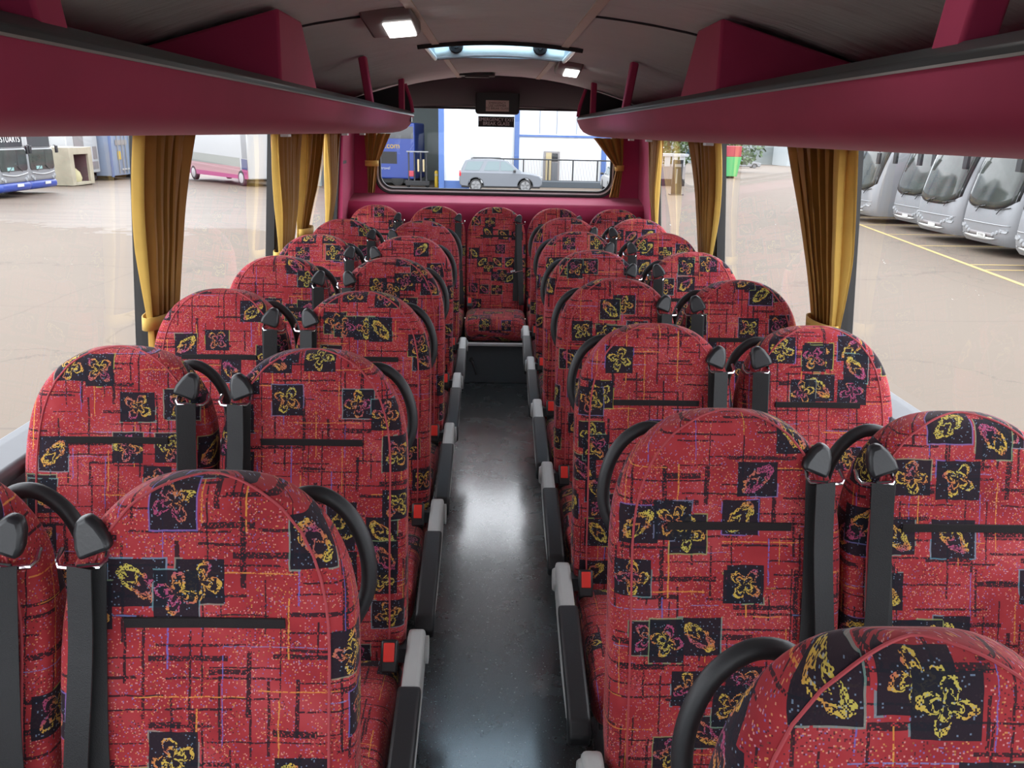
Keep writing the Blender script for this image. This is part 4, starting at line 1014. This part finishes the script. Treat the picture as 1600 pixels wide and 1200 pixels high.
# white bus with pink band, side on
M['pink'] = plain('pink_band', (0.30, 0.055, 0.15), 0.4); M['pale_pink'] = plain('pale_pink_band', (0.38, 0.22, 0.23), 0.4); M['grey_green'] = plain('grey_band', (0.22, 0.23, 0.21), 0.4); M['navy'] = plain('navy_band', (0.04, 0.05, 0.13), 0.4)
ang = math.atan2(56.7 - 50.4, -20.15 + 14.55)
c = thing('pink_band_bus', 'long white bus with a grey and pink band seen through the second left window', 'bus', (-14.55, 50.45, gz(50.4)), ang)
MB().box((5.5, -1.25, 2.35), (11.0, 2.5, 3.9)).build('body', M['white_paint'], c, bevel=0.08, seg=3)
def band(name, x0, x1, z0, z1, mat):
    return MB().add([(x0, 0.012, z0[0]), (x1, 0.012, z0[1]), (x1, 0.012, z1[1]), (x0, 0.012, z1[0])], [(0, 1, 2, 3)]).build(name, mat, c, solid=0.01, offset=0)
band('grey_band', 1.1, 10.9, (1.10, 1.25), (1.62, 1.85), M['grey_green']); band('pale_band', 1.1, 10.9, (0.62, 0.72), (1.10, 1.25), M['pale_pink']); band('pink_skirt', 0.9, 10.9, (0.40, 0.40), (0.62, 0.72), M['pink'])
band('navy_corner', 0.08, 0.85, (0.95, 0.98), (1.55, 1.58), M['navy']); band('pink_corner', 0.08, 0.85, (0.42, 0.42), (0.95, 0.98), M['pink']); band('grey_corner', 0.1, 0.75, (1.60, 1.6), (3.2, 3.2), M['silver'])
for xx in (1.0, 8.0):
    w_ = MB(); wheel(w_, xx, -0.10, 0.46, 0.46, 0.26, 'y'); wo = w_.build('wheel', M['tyre'], c, smooth=True)
    MB().lathe([(0, 0.0), (0.30, 0.0), (0.30, 0.05), (0.12, 0.09), (0, 0.09)], (xx, -0.02, 0.46), 20, 'y').build('hub_cap', M['white_paint'], wo, smooth=True)
    w_ = MB(); wheel(w_, xx, -2.4, 0.46, 0.46, 0.26, 'y'); w_.build('wheel', M['tyre'], c, smooth=True)
# cream lorry
M['cream'] = plain('cream_paint', (0.36, 0.29, 0.16), 0.5)
c = thing('cream_lorry', 'cream lorry cab standing behind the pink banded bus', 'lorry', (-16.05, 57.9, gz(57.9)), 0.25)
MB().box((0, 1.0, 1.75), (2.3, 2.0, 2.5)).build('cab', M['cream'], c, bevel=0.12, seg=4)
MB().box((0, 4.6, 1.9), (2.4, 5.2, 2.6)).build('load_box', M['cream'], c, bevel=0.04)
MB().prism(rrect(0, 2.15, 0.98, 0.42, 0.08, 4), -0.02, 0.05, 'y').build('windscreen', M['windscreen'], c)
MB().box((0, -0.02, 1.15), (1.3, 0.04, 0.40)).build('grille', M['lamp_body'], c)
MB().box((0, -0.08, 0.55), (2.3, 0.2, 0.35)).build('bumper', M['dark_under'], c, bevel=0.03)
MB().box((0, 0.1, 3.05), (2.0, 0.5, 0.16)).build('beacon_bar', M['cream'], c, bevel=0.04)
for sx in (-1, 1):
    MB().lathe([(0, -0.03), (0.11, -0.02), (0.12, 0.02), (0, 0.02)], (sx * 0.86, 0.0, 0.98), 16, 'y').build('headlamp', M['lamp_white'], c, smooth=True)
    for yy in (1.0, 5.6):
        w_ = MB(); wheel(w_, sx * 1.02, yy, 0.45, 0.45, 0.26); w_.build('wheel', M['tyre'], c, smooth=True)

# estate / SUV bodies, nose towards +x
def car(name, label, cat, loc, rz, paint, L, H, W, rails=True, group=None):
    t = thing(name, label, cat, loc, rz, group)
    a = L / 4.95; k = H / 1.87
    lo = [(-2.42, 0.42), (-2.46, 0.75), (-2.42, 1.05), (-2.36, 1.16), (1.05, 1.14), (1.75, 1.08), (2.25, 0.98), (2.44, 0.78), (2.46, 0.45), (2.30, 0.32)]
    def arch(cx): return [(cx + 0.46 * math.cos(math.radians(q)), 0.36 + 0.46 * math.sin(math.radians(q))) for q in range(-6, 187, 16)]
    ol = lo + [(x, z) for x, z in arch(1.45)] + [(x, z) for x, z in arch(-1.47)] + [(-2.30, 0.34)]
    ol = [(x * a, z * k) for x, z in ol]
    MB().prism(ol, -W / 2, W / 2, 'y').build('body', paint, t, bevel=0.05, seg=3)
    # cabin tapers inwards towards the roof
    cab = [(-2.36, 1.12), (-2.26, 1.40), (-2.08, 1.78), (-1.85, 1.85), (-0.6, 1.87), (0.25, 1.82), (0.70, 1.58), (1.22, 1.12)]
    cb_ = MB(); n = len(cab)
    for sy in (-1, 1):
        for x, z in cab:
            ww = W / 2 - 0.03 - 0.20 * max(0, (z - 1.12) / 0.75); cb_.v.append((x * a, sy * ww, z * k))
    cb_.f = [tuple(range(n))[::-1], tuple(range(n, 2 * n))] + [(i, (i + 1) % n, n + (i + 1) % n, n + i) for i in range(n)]
    cb_.build('cabin', paint, t, bevel=0.03, seg=3)
    def win(nm, pts):
        for sy in (-1, 1):
            m_ = MB().add([(x * a, sy * (W / 2 - 0.03 - 0.20 * max(0, (z - 1.12) / 0.75) + 0.012), z * k) for x, z in pts], [tuple(range(len(pts)))])
            m_.build(nm, M['car_glass'], t, solid=0.012, offset=0)
    win('rear_quarter_glass', [(-2.14, 1.24), (-1.28, 1.24), (-1.02, 1.74), (-1.96, 1.74)])
    win('rear_door_glass', [(-1.00, 1.24), (-0.12, 1.24), (-0.08, 1.76), (-0.78, 1.76)])
    win('front_door_glass', [(-0.02, 1.24), (0.88, 1.24), (0.62, 1.52), (0.28, 1.74), (0.0, 1.76)])
    ws = MB().add([(1.20 * a + 0.02, -W / 2 + 0.12, 1.17 * k), (1.20 * a + 0.02, W / 2 - 0.12, 1.17 * k), (0.33 * a + 0.02, W / 2 - 0.24, 1.79 * k), (0.33 * a + 0.02, -W / 2 + 0.24, 1.79 * k)], [(0, 1, 2, 3)]); ws.build('windscreen', M['car_glass'], t, solid=0.02, offset=0)
    rw = MB().add([(-2.33 * a - 0.012, -W / 2 + 0.14, 1.24 * k), (-2.33 * a - 0.012, W / 2 - 0.14, 1.24 * k), (-2.10 * a - 0.012, W / 2 - 0.24, 1.74 * k), (-2.10 * a - 0.012, -W / 2 + 0.24, 1.74 * k)], [(0, 1, 2, 3)]); rw.build('rear_glass', M['car_glass'], t, solid=0.02, offset=0)
    MB().box((0, 0, 0.33 * k), (L * 0.94, W - 0.12, 0.16)).build('sill', M['dark_under'], t, bevel=0.02)
    for cx in (1.45, -1.47):
        for sy in (-1, 1):
            w_ = MB(); wheel(w_, cx * a, sy * (W / 2 - 0.13), 0.37 * k, 0.37 * k, 0.25, 'y'); wo = w_.build('wheel', M['tyre'], t, smooth=True)
            al = MB()
            for q in range(5):
                R = Matrix.Rotation(q * math.tau / 5, 3, 'Y'); al.box(tuple(Vector((cx * a, sy * (W / 2 + 0.0), 0.37 * k)) + R @ Vector((0, 0, 0.14))), (0.09, 0.02, 0.26), R)
            al.lathe([(0, -0.012), (0.07, -0.012), (0.07, 0.012), (0, 0.012)], (cx * a, sy * (W / 2 + 0.002), 0.37 * k), 14, 'y')
            al.lathe([(0.24 * k, -0.01), (0.28 * k, -0.01), (0.28 * k, 0.01), (0.24 * k, 0.01)], (cx * a, sy * (W / 2 + 0.0), 0.37 * k), 24, 'y')
            al.build('alloy_wheel', M['alloy'], wo)
    for sy in (-1, 1):
        MB().box((2.40 * a, sy * (W / 2 - 0.22), 0.86 * k), (0.16, 0.34, 0.14)).build('headlamp', M['lamp_white'], t, bevel=0.03)
        MB().box((-2.40 * a, sy * (W / 2 - 0.12), 1.02 * k), (0.12, 0.26, 0.24)).build('tail_lamp', M['lamp_red'], t, bevel=0.03)
        MB().box((0.80 * a, sy * (W / 2 + 0.10), 1.24 * k), (0.14, 0.22, 0.14)).build('door_mirror', M['black_plastic'], t, bevel=0.03)
        if rails: MB().tube([(-1.75 * a, sy * (W / 2 - 0.22), 1.87 * k), (-1.6 * a, sy * (W / 2 - 0.22), 1.92 * k), (0.0, sy * (W / 2 - 0.22), 1.93 * k), (0.2 * a, sy * (W / 2 - 0.22), 1.85 * k)], 0.018, 6).build('roof_rail', M['black_plastic'], t)
    MB().box((2.45 * a, 0, 0.66 * k), (0.06, 1.0, 0.22)).build('grille', M['black_plastic'], t, bevel=0.02)
    return t
M['car_glass'] = plain('car_glass', (0.10, 0.14, 0.15), 0.1, spec=0.5)
M['suv_paint'] = plain('cool_silver_paint', (0.125, 0.137, 0.155), 0.3, 0.2, var=0.03)
car('silver_suv', 'silver off-road car parked side-on outside the rear window', 'car', (0.30, 51.0, gz(51.0)), 0.04, M['suv_paint'], 4.95, 1.87, 1.95)
car('white_car', 'white car with a red tail lamp at the right edge of the rear window', 'car', (7.75, 52.6, gz(52.6)), math.pi / 2, M['white_paint'], 4.4, 1.62, 1.85, False)
car('saloon_car', 'silver car far across the yard beyond the second right-hand window', 'car', (37.3, 127.0, gz(127.0)), 0.0, M['silver'], 4.6, 1.5, 1.8, False)

# workshop building
M['wall_white'] = plain('white_cladding', (0.62, 0.64, 0.66), 0.6, var=0.02)
M['cobalt'] = plain('blue_steelwork', (0.05, 0.11, 0.30), 0.5)
M['bay_grey'] = plain('grey_bay_lining', (0.20, 0.23, 0.23), 0.8)
M['concrete'] = plain('dark_kerb', (0.05, 0.06, 0.07), 0.8)
g0 = gz(60)
def W_(mb, y=60): mb.v = [(v[0], v[1] - y, v[2] - g0) for v in mb.v]; return mb
ba = thing('workshop_bay', 'open grey workshop bay with a blue corner column, left in the rear window', 'building', (0, 60, g0))
W_(MB().box((-2.4, 52.9, 3.0), (1.6, 1.0, 9.8))).build('front_wall', M['wall_white'], ba)
W_(MB().box((-3.3, 52.3, 3.0), (0.32, 0.4, 9.8))).build('column', M['cobalt'], ba)
W_(MB().box((-2.4, 52.35, -1.42), (1.62, 0.12, 0.5))).build('blue_plinth', M['cobalt'], ba)
W_(MB().box((-7.0, 64.3, 3.0), (8.0, 0.4, 9.8))).build('bay_back_wall', M['bay_grey'], ba)
W_(MB().box((-11.0, 58.6, 3.0), (0.4, 11.4, 9.8))).build('bay_side_wall', M['bay_grey'], ba)
W_(MB().box((-3.1, 58.9, 3.0), (0.3, 10.9, 9.8))).build('bay_side_wall', M['bay_grey'], ba)
W_(MB().box((-7.0, 58.3, 7.9), (8.0, 12.4, 0.3))).build('bay_roof', M['bay_grey'], ba)
bd = thing('white_building', 'white clad building with blue columns and a lit doorway behind the railing', 'building', (0, 60, g0))
W_(MB().box((4.0, 60.9, 3.0), (13.9, 0.5, 9.8))).build('wall', M['wall_white'], bd)
for xx in (1.5, 7.7, 8.75): W_(MB().box((xx, 60.55, 3.0), (0.34, 0.25, 9.8))).build('column', M['cobalt'], bd)
W_(MB().box((5.0, 60.6, 1.55), (7.0, 0.12, 0.14))).build('cross_rail', M['cobalt'], bd)
for xx in (3.1, 4.3, 5.7): W_(MB().box((xx, 60.62, 4.7), (0.035, 0.06, 6.0))).build('panel_joint', M['pale_blue_steel'], bd)
W_(MB().box((4.0, 60.57, -0.62), (1.15, 0.16, 2.30))).build('doorway', M['lamp_body'], bd)
W_(MB().box((3.78, 60.48, -0.60), (0.40, 0.06, 2.05))).build('painted_lit_opening', M['cream'], bd)  # plain cream panel; its colour stands in for the yellow light indoors
W_(MB().box((4.22, 60.47, -0.95), (0.42, 0.06, 1.40))).build('grey_door_leaf', M['grey_trim'], bd)
W_(MB().box((4.22, 60.47, 0.12), (0.42, 0.06, 0.55))).build('door_glass', M['side_glass'], bd)

f_ = thing('railing', 'black metal railing running behind the silver car', 'railing', (3.3, 57.7, gz(57.7)))
MB().tube([(-4.8, 0, 1.78), (5.4, 0, 1.78)], 0.045, 8).build('top_rail', M['rubber'], f_)
MB().tube([(-4.8, 0, 0.40), (5.4, 0, 0.40)], 0.035, 8).build('bottom_rail', M['rubber'], f_)
for k in range(7): MB().box((-4.75 + 1.68 * k, 0, 0.9), (0.09, 0.09, 1.8)).build('post', M['rubber'], f_)
for k in range(92):
    xx = -4.7 + 10.05 * k / 91
    MB().box((xx, 0, 1.09), (0.018, 0.018, 1.38)).build('bar', M['dark_steel'], f_)
tag(MB().box((5.3, 56.9, gz(56.9) + 0.20), (6.2, 0.9, 0.42)).build('kerb', M['concrete'], bevel=0.04), 'long dark kerb at the foot of the black railing', 'kerb')

b_ = thing('bollard', 'yellow bollard beside the blue column of the workshop', 'bollard', (-3.75, 54.2, gz(54.2)))
MB().lathe([(0, 0), (0.11, 0), (0.11, 0.95), (0.08, 1.02), (0, 1.04)], (0, 0, 0), 16).build('post', M['yellow'], b_, smooth=True)
MB().lathe([(0.0, 0.70), (0.118, 0.70), (0.118, 0.84), (0.0, 0.84)], (0, 0, 0), 16).build('band', M['cream'], b_, smooth=True)

# blue coach inside the bay
mb_ = thing('blue_coach', 'blue coach with yellow web address parked inside the workshop bay', 'coach', (-4.75, 57.6, gz(57.6)), math.radians(170))
MB().box((3.6, 1.25, 2.2), (7.2, 2.5, 3.5)).build('body', M['blue_paint'], mb_, bevel=0.10, seg=3)
def mm(x, z): return face_matrix((x, 2.512, z), (-1, 0, 0), (0, 0, 1))
lettering('lettering', 'megabus.com', 0.52, M['yellow'], mb_, mm(2.35, 2.52), 0.95)
lettering('lettering', 'low cost travel', 0.26, M['white_paint'], mb_, mm(2.45, 1.12), 1.0)
MB().box((2.35, 2.505, 1.78), (2.3, 0.02, 0.75)).build('side_window', M['side_glass'], mb_)
MB().box((3.4, 2.505, 3.35), (6.6, 0.02, 0.75)).build('upper_window', M['side_glass'], mb_)
MB().box((3.6, 1.3, 0.35), (6.6, 2.2, 0.3)).build('underframe', M['dark_under'], mb_)
for xx in (1.2, 5.6):
    for yy in (0.15, 2.35):
        w_ = MB(); wheel(w_, xx, yy, 0.42, 0.42, 0.26, 'y'); w_.build('wheel', M['tyre'], mb_, smooth=True)
tr = thing('tool_rack', 'dark wheeled tool rack in front of the blue coach', 'tool rack', (-4.85, 53.3, gz(53.3)))
for xx in (-0.55, -0.2, 0.2, 0.55): MB().tube([(xx, 0, 0.12), (xx, 0, 2.15)], 0.05, 8).build('upright', M['dark_steel'], tr)
MB().box((0, 0, 2.18), (1.35, 0.3, 0.07)).build('top_bar', M['alloy'], tr)
MB().box((0, 0, 0.28), (1.5, 0.6, 0.28)).build('base_box', M['dark_under'], tr, bevel=0.03)
MB().box((0.05, -0.08, 1.35), (0.12, 0.12, 0.75)).box((0.38, -0.08, 1.35), (0.12, 0.12, 0.75)).build('yellow_jack', M['cream'], tr, bevel=0.02)
MB().box((-0.38, -0.12, 0.85), (0.30, 0.2, 0.35)).build('red_pump', M['red_dull'], tr, bevel=0.03)
for xx in (-0.6, 0.6):
    w_ = MB(); wheel(w_, xx, 0, 0.14, 0.14, 0.1, 'y'); w_.build('wheel', M['tyre'], tr, smooth=True)

# things seen through the far right windows
s_ = thing('notice_stand', 'tall black notice stand with pale lettering beyond the farthest right window', 'notice stand', (10.9, 50.6, gz(50.6)), 0.1)
MB().box((0, 0, 1.05), (0.62, 0.12, 2.0)).build('board', M['side_glass'], s_, bevel=0.02)
MB().box((0, 0, 0.03), (0.80, 0.5, 0.06)).build('foot', M['dark_steel'], s_)
MB().box((0, -0.065, 1.72), (0.42, 0.01, 0.16)).box((-0.06, -0.065, 1.1), (0.09, 0.01, 0.85)).build('pale_marks', M['alloy'], s_)
k_ = thing('glazed_kiosk', 'white framed kiosk with bright panes behind the black notice stand', 'kiosk', (12.9, 62.5, gz(62.5)))
MB().box((0, 0.8, 1.0), (2.3, 1.6, 1.0)).build('base_wall', M['lamp_body'], k_)
MB().box((0, 0.8, 2.2), (2.6, 1.8, 0.18)).build('roof', M['white_paint'], k_)
for xx in (-0.8, -0.25, 0.3, 0.85): MB().box((xx, -0.02, 1.75), (0.42, 0.04, 0.7)).build('pane', M['white_paint'], k_)
MB().box((0, 0.8, 0.25), (2.3, 1.6, 0.5)).build('plinth', M['dark_under'], k_)
M['green'] = plain('green_skip', (0.05, 0.30, 0.10), 0.5); M['hedge'] = None
k_ = thing('recycling_skip', 'green and red recycling skip far beyond the right-hand windows', 'skip', (21.7, 82.0, gz(82.0)))
MB().prism([(-1.5, 0.2), (1.5, 0.2), (1.8, 2.0), (-1.8, 2.0)], -1, 1, 'y').build('bin', M['green'], k_, bevel=0.03)
MB().box((0.3, 0, 2.5), (3.0, 1.6, 1.0)).build('lid', M['red_dull'], k_, bevel=0.05)
MB().box((0, 0, 0.12), (2.6, 1.6, 0.24)).build('skid', M['dark_under'], k_)

def leaf_material():
    mt = bpy.data.materials.new('foliage'); g = NT(mt); tc = g.n('TexCoord').outputs['Object']
    c = g.ramp(g.noise(tc, 2.2, 4.0), [(0.3, (0.03, 0.06, 0.02)), (0.7, (0.10, 0.16, 0.06))]); g.principled(Base_Color=c, Roughness=0.8); return mt
M['leaf'] = leaf_material(); M['bark'] = plain('bark', (0.10, 0.08, 0.06), 0.9)
def tree(x, y, hgt, label):
    t = thing('tree', label, 'tree', (x, y, gz(y)), random.random() * 6, 'trees beyond the yard')
    MB().tube([(0, 0, 0), (0.1, 0, hgt * 0.35), (0, 0.1, hgt * 0.8)], [0.25, 0.2, 0.08], 8).build('trunk', M['bark'], t)
    b = MB(); rnd = random.Random(int(x * 10))
    for k in range(1800):
        a = rnd.random() * 6.283; z = rnd.random(); r_ = hgt * 0.36 * math.sqrt(rnd.random()) * (0.45 + math.sin(math.pi * (0.1 + 0.85 * z)))
        p = Vector((r_ * math.cos(a), r_ * math.sin(a), hgt * (0.12 + 0.9 * z))); s = 0.16 + 0.2 * rnd.random()
        d1 = Vector((rnd.uniform(-1, 1), rnd.uniform(-1, 1), rnd.uniform(-1, 1))).normalized() * s; d2 = d1.cross(Vector((rnd.uniform(-1, 1), rnd.uniform(-1, 1), rnd.uniform(-1, 1)))).normalized() * s * 0.6
        b.add([p - d1, p + d2, p + d1, p - d2], [(0, 1, 2, 3)])
    b.build('crown', M['leaf'], t)
tree(19.5, 96.0, 7.5, 'dark leafy tree behind the black notice stand, left of the skip')
tree(29.2, 104.0, 8.0, 'dark leafy tree standing behind the green skip')
tree(9.0, 101.0, 6.5, 'dark leafy tree at the rear corner behind the kiosk')
tag(MB().box((62, 158, gz(158) + 2.4), (60, 0.5, 4.8)).build('boundary_wall', M['bay_grey']), 'long grey boundary wall across the far right of the yard', 'wall')
M['pale_shed'] = plain('pale_shed_cladding', (0.30, 0.33, 0.34), 0.6)
tag(MB().prism([(-7, 0), (7, 0), (7, 5), (0, 6.2), (-7, 5)], 148, 156, 'y').build('shed', M['pale_shed']), 'pale grey shed in front of the far boundary wall', 'shed').location = (58.0, 0, gz(152))
tag(MB().box((-40, 92, gz(92) + 2.6), (70, 0.6, 5.2)).build('yard_wall', M['pale_shed']), 'pale wall closing the yard behind the vehicles on the left', 'wall')
